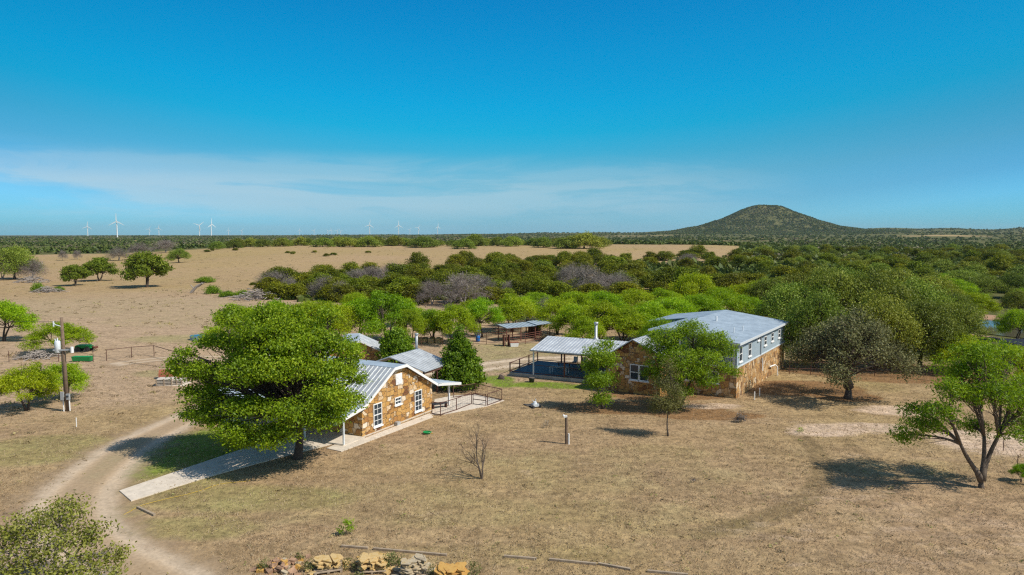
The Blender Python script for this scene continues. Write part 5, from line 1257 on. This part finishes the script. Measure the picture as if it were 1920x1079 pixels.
def feed_bin():
    e = empty('feed_bin', at(964, 650), .2, 'pale chipped feed bin on the ground beside the cattle chute', 'bin')
    b = MB(); b.hexa([(-.5, -.3, 0), (.5, -.3, 0), (.5, .3, 0), (-.5, .3, 0)], [(-.58, -.36, .55), (.58, -.36, .55), (.58, .36, .55), (-.58, .36, .55)]); b.build('tub', M['white'], e)
    b = MB(); b.box((-.6, -.38, .551), (.6, .38, .60)); b.build('rim', M['rustsheet'], e)
feed_bin()
def barrel():
    e = empty('barrel', at(896, 641), 0, 'bright blue plastic barrel by the pen fence', 'barrel')
    b = MB(); b.tube([(0, 0, 0), (0, 0, .12), (0, 0, .45), (0, 0, .78), (0, 0, .9)], [.26, .30, .315, .30, .26], 14); b.build('drum', M['blue'], e, smooth=True)
    b = MB(); b.tube([(.1, 0, .9), (.1, 0, .93)], .05, 8); b.build('bung', M['white'], e)
barrel()
def water_tank():
    e = empty('stock_tank', at(897, 630), .1, 'grey stock tank standing behind the blue barrel', 'tank')
    b = MB(); b.tube([(0, 0, 0), (0, 0, .75)], .55, 16); b.build('shell', M['greysteel'], e)
    b = MB(); b.tube([(0, 0, .76), (0, 0, .80)], .58, 16); b.build('rim', M['tank'], e)
water_tank()
def rock_ring():
    r = np.random.default_rng(4)
    c = at(806, 642)
    for k in range(9):
        a = 6.283 * k / 9
        p = c + (1.5 * math.cos(a), .9 * math.sin(a), 0)
        b = MB(); b.cbox((0, 0, .25), (.7, .5, .55), a + 1.3, rx=r.uniform(-.1, .1), ry=r.uniform(-.15, .15)); b.cbox((.05, 0, .56), (.6, .45, .10), a + 1.1)
        top(b.build('yellow_rock', M['slab_y'], None, p), 'rough yellow rock in the low ring behind the stove pipe', 'rock', 'yellow rocks in a ring')
rock_ring()

# --- utility pole
def utility_pole():
    p = at(127, 771)
    e = empty('utility_pole', p, 0, 'weathered wooden utility pole with grey transformer and white meter pipes', 'utility pole')
    e.rotation_euler = (0, R(-1.0), 0)
    b = MB(); b.tube([(0, 0, -.3), (0, 0, 4), (0, 0, 8.05)], [.17, .15, .12], 10); b.build('pole', M['polewood'], e, smooth=True)
    t = MB(); t.tube([(-.40, -.1, 5.05), (-.40, -.1, 5.10), (-.40, -.1, 6.0), (-.40, -.1, 6.08)], [.20, .24, .24, .18], 14); tr = t.build('transformer', M['trim'], e, smooth=True)
    b = MB(); b.tube([(-.40, -.1, 6.07), (-.40, -.1, 6.32)], [.07, .04], 8); b.tube([(-.55, -.1, 6.05), (-.62, -.1, 6.25)], .04, 6); b.build('bushing', M['trim'], tr)
    a = MB(); a.cbox((.1, -.2, 5.3), (1.6, .10, .12), .1); a.build('crossarm', M['greysteel'], e)
    a = MB(); a.tube([(.85, -.2, 5.05), (.85, -.2, 5.55)], .13, 10); a.build('cutout', M['white'], e)
    a = MB(); a.tube([(-.02, -.1, 7.3), (-.45, -.15, 7.45), (-.6, -.15, 7.6)], .035, 6); a.tube([(-.6, -.15, 7.3), (-.6, -.15, 7.75)], .06, 8); a.build('lightning_arrester', M['trim'], e)
    for x, h in ((-.22, 1.1), (.30, 1.25)):
        a = MB(); a.tube([(x, -.16, 0), (x, -.16, h)], .05, 7); a.build('conduit', M['white'], e)
    a = MB(); a.box((.16, -.36, 1.05), (.44, -.20, 1.55)); mb_ = a.build('meter_box', M['greysteel'], e)
    a = MB(); a.tube([(.30, -.36, 1.35), (.30, -.45, 1.35)], .09, 10); a.build('meter', M['glass'], mb_)
    a = MB(); a.box((-.36, -.30, 1.0), (-.10, -.17, 1.7)); a.build('breaker_box', M['greysteel'], e)
    a = MB(); a.tube([(-.14, -.1, 1.7), (-.14, -.12, 5.0)], .025, 6); a.build('cable', M['darksteel'], e)
utility_pole()
def service_wire(p, q, sag, label):
    p, q = np.array(p, float), np.array(q, float); k = np.linspace(0, 1, 24)[:, None]
    P = p + (q - p) * k - np.array([0, 0, 1.0]) * sag * 4 * k * (1 - k)
    b = MB(); b.tube(P - p, .011, 4); top(b.build('power_line', M['darksteel'], None, p), label, 'wire')
pp = at(127, 771)
service_wire(pp + (-.1, -.1, 7.7), pp + (-60, 26, 8.0), .9, 'thin overhead wire running from the utility pole out of the picture')
service_wire(pp + (.1, -.1, 5.4), (-20.9, 56.2, 3.4), .5, 'thin service wire from the utility pole to the cottage roof')
def marker(px, py, h, label):
    b = MB(); b.tube([(0, 0, -.1), (0, 0, h)], .03, 6); return top(b.build('marker_stake', M['white'], None, at(px, py)), label, 'stake')
marker(143.5, 801, .75, 'thin white stake in the grass below the utility pole')
# --- post with fixture on the lawn
def yard_post():
    e = empty('yard_post', at(1062, 833), 0, 'brown wooden post with white fixture on top and white pipe beside it', 'post')
    b = MB(); b.tube([(0, 0, -.2), (-.02, 0, 1.95)], .10, 8); b.build('post', M['polewood'], e)
    b = MB(); b.cbox((-.08, 0, 2.02), (.26, .16, .12), ry=-.2); b.tube([(-.14, 0, 2.03), (-.26, 0, 2.13)], [.05, .07], 8); b.build('fixture', M['white'], e)
    b = MB(); b.tube([(.16, -.06, -.1), (.16, -.06, .78)], .055, 8); b.build('standpipe', M['white'], e)
yard_post()
def mower():
    e = empty('push_mower', at(1003, 764), .5, 'small grey push mower with its dark handle folded down on the lawn', 'mower')
    b = MB(); b.hexa([(-.35, -.28, .10), (.35, -.28, .10), (.35, .28, .10), (-.35, .28, .10)], [(-.28, -.22, .32), (.28, -.22, .32), (.28, .22, .32), (-.28, .22, .32)]); b.build('deck', M['greysteel'], e)
    b = MB(); b.tube([(0, 0, .321), (0, 0, .52)], [.22, .12], 8); b.tube([(.12, .1, .5), (.16, .12, .72)], .03, 6); b.tube([(-.1, .05, .45), (-.2, .08, .66)], .03, 6); b.build('engine', M['trim'], e)
    b = MB(); b.tube([(-.3, -.24, .25), (-1.0, -.28, .32), (-1.0, .24, .32), (-.3, .24, .25)], .05, 6); b.build('handle', M['darksteel'], e)
    for x in (-.32, .32):
        for y in (-.32, .32):
            b = MB(); b.tube([(x, y - .04, .11), (x, y + .04, .11)], .11, 12); b.build('wheel', M['darksteel'], e)
mower()
def hose_coil():
    e = empty('hose_coil', at(801, 814), 0, 'green coil of garden hose lying on the lawn past the gable', 'hose')
    b = MB(); k = np.linspace(0, 6.283 * 4, 90); b.tube(np.stack([(.18 + .006 * k) * np.cos(k), (.16 + .006 * k) * np.sin(k), .03 + .035 * k / 6.283], 1), .028, 5); b.build('coil', M['green'], e)
    b = MB(); b.tube([(.32, 0, .04), (.42, .03, .04)], .03, 6); b.build('nozzle', M['yellow'], e)
hose_coil()
def hose():
    P = np.array([at(*q) for q in [(232, 966), (262, 950), (305, 938), (350, 928), (385, 918), (412, 909), (470, 902)]])
    Q = smooth_path(P, .25); r = np.random.default_rng(6)
    Q[:, :2] += .05 * np.sin(np.arange(len(Q)) * .7)[:, None]; Q[:, 2] = .022
    b = MB(); b.tube(Q, .012, 6); top(b.build('garden_hose', M['yellow']), 'thin yellow hose snaking over the grass beside the concrete walk', 'hose')
hose()
def timber(a, b, label, w=.11, m='palewood', name='timber', group='timbers edging the yard'):
    p, q = at(*a), at(*b)
    d = q - p
    m_ = MB(); m_.cbox((0, 0, w * .42), (np.linalg.norm(d), w, w), math.atan2(d[1], d[0]))
    top(m_.build(name, M[m], None, (p + q) / 2), label, 'timber', group)
timber((258, 953), (290, 968), 'grey plank lying in the grass near the end of the concrete walk', .12, name='plank', group=None)
for i, (a, b) in enumerate([((640, 1026), (690, 1030)), ((700, 1031), (838, 1043)), ((945, 1045), (1006, 1050)), ((1030, 1051), (1118, 1060)), ((1122, 1059), (1182, 1070)), ((1214, 1073), (1290, 1080))]):
    timber(a, b, ['grey edging timber behind the yellow stone pallet nearest the rubble', 'long grey edging timber behind the grey and orange stone pallets', 'short grey edging timber just past the orange stone pallet', 'grey edging timber in the middle of the row beyond the pallets', 'grey edging timber with one end tipped up, second from the end', 'last grey edging timber, farthest from the stone pallets'][i])

# --- pallets of flagstone and the rubble heap
def stone_pallet(px, py, m, rz, label, seed, h=.72, w=.98):
    r = np.random.default_rng(seed)
    e = empty('stone_pallet', at(px, py), rz, label, 'stone pallet', 'pallets of flagstone')
    p = MB()
    for k in range(6): p.box((-.62, -.58 + .205 * k, .10), (.62, -.46 + .205 * k, .125))
    for x in (-.6, -.05, .5): p.box((x, -.58, 0), (x + .1, .58, .099))
    p.build('pallet', M['palewood'], e)
    s = MB(); z = .127
    while z < h:
        t = r.uniform(.03, .06)
        for k in range(3):
            a, b = w * r.uniform(.34, .62), w * r.uniform(.42, .95)
            cx, cy = (k - 1) * w * .34 + r.uniform(-.06, .06), r.uniform(-.5, .5) * (w - b)
            n = r.integers(5, 8); an = np.sort(r.uniform(0, 6.283, n) * .25 + np.arange(n) * 6.283 / n)
            poly = [(cx + a * .55 * math.cos(q) * r.uniform(.78, 1.12), cy + b * .55 * math.sin(q) * r.uniform(.78, 1.12)) for q in an]
            dz = r.uniform(-.008, .008); tilt = r.uniform(-.03, .03, 2)
            i0 = len(s.v); s.prism(poly, 2, z + dz, z + dz + t)
            for i in range(i0, len(s.v)):
                v = s.v[i]; s.v[i] = (v[0], v[1], v[2] + tilt[0] * v[0] + tilt[1] * v[1])
        z += t * .86
    s.build('stone_stack', M[m], e)
    for k in range(4):
        a = r.uniform(0, 6.28); b = MB(); b.cbox((.85 * math.cos(a), .8 * math.sin(a), .06), (.3, .24, .12), a, rx=.2)
        b.build('loose_slab', M[m], e)
stone_pallet(615, 1066, 'slab_y', .3, 'pallet of yellow flagstone sunk in dry grass next to the rubble heap', 1, .45)
stone_pallet(700, 1066, 'slab_y', .1, 'pallet of bright yellow flagstone with a green weed at its corner', 2, .56, 1.12)
stone_pallet(776, 1076, 'slab_g', .5, 'pallet of grey flagstone between the yellow and orange ones', 3, .62)
stone_pallet(846, 1088, 'slab_o', .2, 'pallet of deep orange flagstone at the end of the row', 4, .58, 1.12)
def rubble():
    r = np.random.default_rng(9)
    b = MB()
    for k in range(72):
        q = r.normal(0, .42, 2); z = max(.05, .5 - .7 * np.hypot(*q))
        b.cbox((q[0] * 1.25, q[1], z * r.uniform(.3, 1)), r.uniform(.1, .34, 3) * (1, 1, .6), r.uniform(0, 3), [0, 0, 0, 1, 2][k % 5], rx=r.uniform(-.5, .5), ry=r.uniform(-.5, .5))
    top(b.build('rubble_heap', [M['rubble'], M['slab_o'], M['slab_g']], None, at(528, 1066)), 'heap of broken brown and orange rubble stones in dry weeds', 'rubble heap')
rubble()
def weed(px, py, s, label, n=260, lm='l_mesq', name='weed', seed=3):
    f = at(px, py)
    lumps = [((.0, 0, .45 * s), (.35 * s, .35 * s, .4 * s)), ((.25 * s, .1 * s, .25 * s), (.25 * s, .25 * s, .22 * s)), ((-.25 * s, 0, .22 * s), (.25 * s, .25 * s, .2 * s))]
    ms = tree_meshes(name, seed, lumps, [((0, 0, 0), (0, 0, .2 * s))], lm, n, .06 * s ** .5, .02 * s ** .5, 'bark', cr=.16 * s, per=10, twigs=.3, trunk_r=.015 * s, hollow=.1)
    return put(name, ms, f, 0, 1, label, 'plant')
weed(735, 1066, 1.0, 'yellow green weed growing between the yellow and grey stone pallets', 500, 'l_olive', seed=4)
for px_, py_, s_, i_ in ((580, 1072, .7, 21), (655, 1070, .8, 22), (668, 1086, .6, 23), (812, 1082, .7, 24), (560, 1052, .5, 25), (888, 1078, .8, 26), (495, 1070, .7, 27)):
    tag(weed(px_, py_, s_, 'dry straw tuft in the row of flagstone pallets', 240, 'l_olive', 'straw_tuft', i_), group='straw tufts by the stone pallets')
weed(1388, 792, 1.1, 'dark dead brush clump on the lawn in front of the two-storey house', 700, 'twig', 'dead_brush', 5)
weed(1500, 811, .55, 'small green weed at the edge of the bare pale soil', 160, 'l_mesq', seed=6)
weed(1300, 905, .5, 'low dry tuft alone on the open lawn', 150, 'twig', 'dry_tuft', 7)
weed(1025, 803, .8, 'thin dead weed beside the wooden yard post', 120, 'twig', 'dead_weed', 8)

# --- junk by the track, brush pile, green implements
def rusty_sheet():
    e = empty('rusty_trough', at(303, 710), -1.25, 'overturned rusty curved metal trough with pale blue underside on the dirt', 'trough')
    b = MB(); n = 12
    prof = [(.62 * math.cos(math.pi * k / n), .95 * math.sin(math.pi * k / n)) for k in range(n + 1)] + [(.58 * math.cos(math.pi * k / n), .90 * math.sin(math.pi * k / n)) for k in range(n, -1, -1)]
    for k in range(n): b.prism([prof[k], prof[k + 1], prof[2 * n - k], prof[2 * n + 1 - k]], 1, -.2, 1.9)
    b.build('shell', M['rustsheet'], e)
    b = MB(); b.box((-.6, -.24, 0), (-.5, -.201, .3)); b.box((.5, -.24, 0), (.6, -.201, .3)); b.cbox((0, -.22, .12), (1.3, .04, .22), 0); b.build('end_plate', M['tank'], e)
rusty_sheet()
def junk_box(name, px, py, size, m, label, rz, cat, slats=0):
    e = empty(name, at(px, py), rz, label, cat)
    x, y, z = size
    b = MB()
    if slats:
        for k in range(slats):
            zz = z * (k + .1) / slats; b.box((-x / 2, -y / 2, zz), (x / 2, y / 2, zz + z * .45 / slats))
        b.build('slats', M[m], e)
        c = MB()
        for q in (-.45, 0, .45): c.box((x * q - .05, -y / 2 - .03, 0), (x * q + .05, -y / 2 - .003, z * .96))
        c.build('uprights', M['palewood'], e)
    else:
        b.box((-x / 2, -y / 2, 0), (x / 2, y / 2, z)); b.build('body', M[m], e)
        c = MB(); c.box((-x / 2 - .03, -y / 2 - .03, z + .002), (x / 2 + .03, y / 2 + .03, z + .05)); c.build('lid', M['trim'], e)
junk_box('crate', 312, 722, (1.6, 1.2, .75), 'crate', 'whitewashed slatted crate of scrap next to the rusty trough', .12, 'crate', 5)
junk_box('crate', 336, 721, (1.1, 1.1, .62), 'crate', 'lower whitewashed crate of scrap half under the shade tree', .05, 'crate', 4)
junk_box('blue_box', 320, 708, (.5, .5, .5), 'tank', 'faded blue box behind the whitewashed crates', .3, 'box')
b = MB(); b.box((-1.5, -.9, -.05), (1.5, .9, .06)); o = top(b.build('concrete_pad', M['concrete'], None, at(322, 722) + (0, .3, 0)), 'thin concrete pad under the whitewashed crates', 'pad')
def brush_pile(px, py, s, label, seed, m='barkgrey', n=110, name='brush_pile'):
    r = np.random.default_rng(seed)
    b = MB()
    for _ in range(n):
        q = r.normal(0, .5, 2) * s; z = max(.05, (.75 - .5 * np.hypot(*q) / s) * r.random() * s * .9)
        a = r.uniform(0, 6.28); l = r.uniform(.4, 1.1) * s * .8; t = r.uniform(-.35, .35)
        d = np.array([math.cos(a), math.sin(a), t]) * l / 2; c = np.array([q[0] * 1.3, q[1], z])
        b.tube([c - d, c + d * .1 + r.normal(0, .05, 3), c + d], np.array([.05, .04, .02]) * s ** .5, 4)
    return top(b.build(name, M[m], None, at(px, py)), label, 'brush pile')
brush_pile(72, 671, 1.5, 'heap of grey cut branches under the flat-topped mesquite', 1, n=170)
brush_pile(90, 548, 2.6, 'heap of grey dead brush beside the bright green pasture bush', 2)
brush_pile(62, 530, 3.4, 'pile of fallen grey limbs at the foot of the dark pasture oak', 4)
brush_pile(480, 562, 4.2, 'long heap of grey dead wood near the leafless thicket', 5)
def fallen_log():
    p, q = at(358, 550), at(380, 550)
    b = MB(); q = q + (0, 0, 2.6); o = p
    b.tube([p - o, (p + q) / 2 - o + (0, 0, .4), q - o], [.4, .33, .22], 8); b.tube([(q - p) * .6, (q - p) * .6 + (1.6, .3, 1.1)], [.2, .1], 6); b.tube([(q - p) * .35, (q - p) * .35 + (-1.2, .2, 1.2)], [.2, .08], 6)
    top(b.build('fallen_log', M['barkgrey'], None, p), 'grey fallen tree trunk propped up in the pasture among green bushes', 'log')
fallen_log()
def green_trough():
    e = empty('green_trough', at(155, 678), .02, 'bright green feed trough on the ground behind the utility pole', 'trough')
    b = MB(); b.hexa([(-1.0, -.3, .08), (1.0, -.3, .08), (1.0, .3, .08), (-1.0, .3, .08)], [(-1.1, -.4, .62), (1.1, -.4, .62), (1.1, .4, .62), (-1.1, .4, .62)]); b.build('tub', M['green'], e)
    b = MB(); b.box((-1.02, -.36, 0), (-.9, .36, .079)); b.box((.9, -.36, 0), (1.02, .36, .079)); b.build('skid', M['darksteel'], e)
green_trough()
def implement():
    e = empty('farm_implement', at(160, 659), .05, 'low green farm implement with rust red end parked under the mesquite', 'farm implement')
    b = MB(); b.box((-1.1, -.35, .45), (.9, .35, .75)); b.box((-.9, -.5, .751), (.6, .5, .85)); b.build('body', M['green'], e)
    b = MB(); b.tube([(.9, 0, .6), (1.5, 0, .45)], [.12, .06], 6); b.cbox((1.35, 0, .5), (.2, .7, .25)); b.build('hitch', M['rustred'], e)
    for x in (-.7, .5):
        b = MB(); b.tube([(x, -.55, .32), (x, -.42, .32)], .32, 14); b.tube([(x, .42, .32), (x, .55, .32)], .32, 14); b.build('wheel', M['darksteel'], e)
implement()
def stock_trough(px, py, r_, label):
    e = empty('water_trough', at(px, py), 0, label, 'trough')
    b = MB(); b.tube([(0, 0, 0), (0, 0, .6)], r_, 20); b.build('shell', M['tank'], e)
    b = MB(); b.tube([(0, 0, .601), (0, 0, .615)], r_ * .93, 20); b.build('water_surface', M['glass'], e)
stock_trough(373, 637, 1.2, 'round pale blue water trough on the pasture behind the shade tree')
# --- striped metal shed and pond at the far right
def metal_shed():
    e = empty('metal_shed', at(1960, 688), .05, 'grey corrugated metal shed glimpsed between bright mesquites', 'shed')
    b = MB(); b.box((-2.6, 0, 0), (3, 4, 2.3))
    for k in range(22): b.box((-2.55 + .25 * k, -.05, .02), (-2.43 + .25 * k, -.003, 2.28))
    b.build('wall', M['tank'], e)
    rf = MB(); roof_plane(rf, (-2.7, -.1, 2.32), (3.2, -.1, 2.32), (3.2, 4.1, 2.6), (-2.7, 4.1, 2.6), .05, .4); rf.build('roof', M['darksteel'], e)
metal_shed()
def pond():
    m, t, p = mat('pond_water')
    p.inputs['Base Color'].default_value = (0.10, 0.085, 0.06, 1); p.inputs['Roughness'].default_value = 0.06
    n = N(t, 'ShaderNodeTexNoise', inp={'Scale': 1.2, 'Detail': 4.0}); b_ = N(t, 'ShaderNodeBump', inp={'Strength': .12, 'Distance': .05})
    co = N(t, 'ShaderNodeTexCoord'); t.links.new(co.outputs['Object'], n.inputs['Vector']); t.links.new(n.outputs[0], b_.inputs['Height']); t.links.new(b_.outputs[0], p.inputs['Normal'])
    c = at(1862, 614)
    def ring(rx, ry, z, k=40, ph=0): return [(c[0] + rx * (1 + .08 * math.sin(3 * a + ph)) * math.cos(a), c[1] + ry * (1 + .1 * math.sin(2 * a)) * math.sin(a), c[2] + z) for a in np.linspace(0, 6.283, k, endpoint=False)]
    b = MB(); v = ring(8.5, 13, .10); b.add(v, [tuple(range(len(v)))])
    tag(b.build('pond', m), 'small muddy pond at the edge of the oak grove', 'pond', kind='structure')
    o, i, w = ring(13.5, 20, .02), ring(10.5, 16, .85), ring(8.2, 12.5, -.1)
    k = len(o); b = MB()
    b.add(o + i + w, [(a, (a + 1) % k, k + (a + 1) % k, k + a) for a in range(k)] + [(k + a, k + (a + 1) % k, 2 * k + (a + 1) % k, 2 * k + a) for a in range(k)])
    o_ = b.build('pond_bank', plain('reddish_bank_soil', (.36, .22, .14), 1, 0, .25, .5, .3), smooth=True)
    o_.location = (0, 0, -.25)
    # the near bank is low
    for v in o_.data.vertices:
        if v.co.y < c[1] - 4: v.co.z = min(v.co.z, c[2] + .32)
    tag(o_, 'reddish earth bank round the pond', 'bank', kind='structure')
pond()

# ------------------------------------------------------------------ wind turbines on the horizon
def turbine_parts():
    hub, bl = 82.0, 42.0
    t = MB(); t.tube([(0, 0, -8), (0, 0, 40), (0, 0, hub - 1)], [3.2, 2.7, 2.1], 10)
    n = MB(); n.box((-1.9, -5.5, hub - 1.9), (1.9, 4.5, hub + 1.9)); n.tube([(0, -5.4, hub), (0, -8.0, hub)], [1.9, .5], 10)
    b = MB(); b.add([(-1.3, -.5, 1), (1.3, -.5, 1), (1.3, .5, 1), (-1.3, .5, 1), (-2.8, -.5, 9), (1.6, -.5, 9), (1.6, .5, 9), (-2.8, .5, 9), (-.8, -.2, bl), (.5, -.2, bl), (.5, .2, bl), (-.8, .2, bl)],
                    [(0, 3, 2, 1)] + [(i + a, i + (a + 1) % 4, i + 4 + (a + 1) % 4, i + 4 + a) for i in (0, 4) for a in range(4)] + [(8, 9, 10, 11)])
    return t.mesh('turbine_tower', M['white']), n.mesh('turbine_nacelle', M['white']), b.mesh('turbine_blade', M['white']), hub
TT, TN, TB, HUB = turbine_parts()
def turbine(px, hub_y, ang, yaw, label, group=None):
    D = 4000.0
    x = lambda D: (px - 960) / FPX * D
    up = (441 - hub_y) / FPX
    for _ in range(60): D = 0.5 * D + 0.5 * (HUB + float(hgt(x(D), D)) - CAM_H) / up
    D = min(D, 11000)
    z = CAM_H + up * D - HUB
    e = empty('wind_turbine', (x(D), D, z), yaw, label, 'wind turbine', group)
    link('tower', TT, e); link('nacelle', TN, e)
    for k in range(3):
        b = link('blade', TB, e, (0, -6.4, HUB)); b.rotation_euler = (0, ang + k * 2.0944, 0)
turbine(167, 425, .1, .3, 'second wind turbine from the edge of the sky, just left of the tallest one')
turbine(222, 415.5, .0, .25, 'tallest white wind turbine with one blade straight up')
turbine(282, 430, .5, .2, 'small faint wind turbine right after the tallest one'); turbine(300, 428, .2, .2, 'faint wind turbine beside a smaller one, both right of the tallest')
turbine(376, 423, .9, .4, 'wind turbine with its mate close on the right, blades tilted'); turbine(398, 421, .0, 1.2, 'wind turbine seen edge-on beside the tilted-blade one')
turbine(694, 422, .15, .3, 'lone wind turbine above the crest oaks, first of the right-hand file'); turbine(748, 423, .0, .5, 'second wind turbine of the right-hand file above the crest oaks')
turbine(785, 427.5, .6, .3, 'fourth wind turbine of the right-hand file above the crest oaks'); turbine(821, 425.5, .1, .9, 'last wind turbine of the right-hand file above the crest oaks'); turbine(769, 431, .8, .2, 'small third wind turbine of the right-hand file')
for i, px in enumerate((563, 590, 616, 622, 633, 640, 430, 455)): turbine(px, 432 + (i % 3) * .8, i * .7, .3, 'tiny faint wind turbine far out on the horizon', 'tiny far wind turbines')

# ------------------------------------------------------------------ the air
def haze():
    m = bpy.data.materials.new('thin_haze'); m.use_nodes = True
    t = m.node_tree; t.nodes.clear()
    v = N(t, 'ShaderNodeVolumePrincipled'); v.inputs['Color'].default_value = (0.72, 0.85, 0.95, 1); v.inputs['Density'].default_value = HAZE; v.inputs['Anisotropy'].default_value = 0.2
    o = N(t, 'ShaderNodeOutputMaterial'); t.links.new(v.outputs[0], o.inputs['Volume'])
    b = MB(); b.box((-15000, -400, -30), (15000, 14000, 195))
    tag(b.build('haze', m), 'thin blue air over the plain', 'haze', kind='stuff')
HAZE = 0.000032
haze()
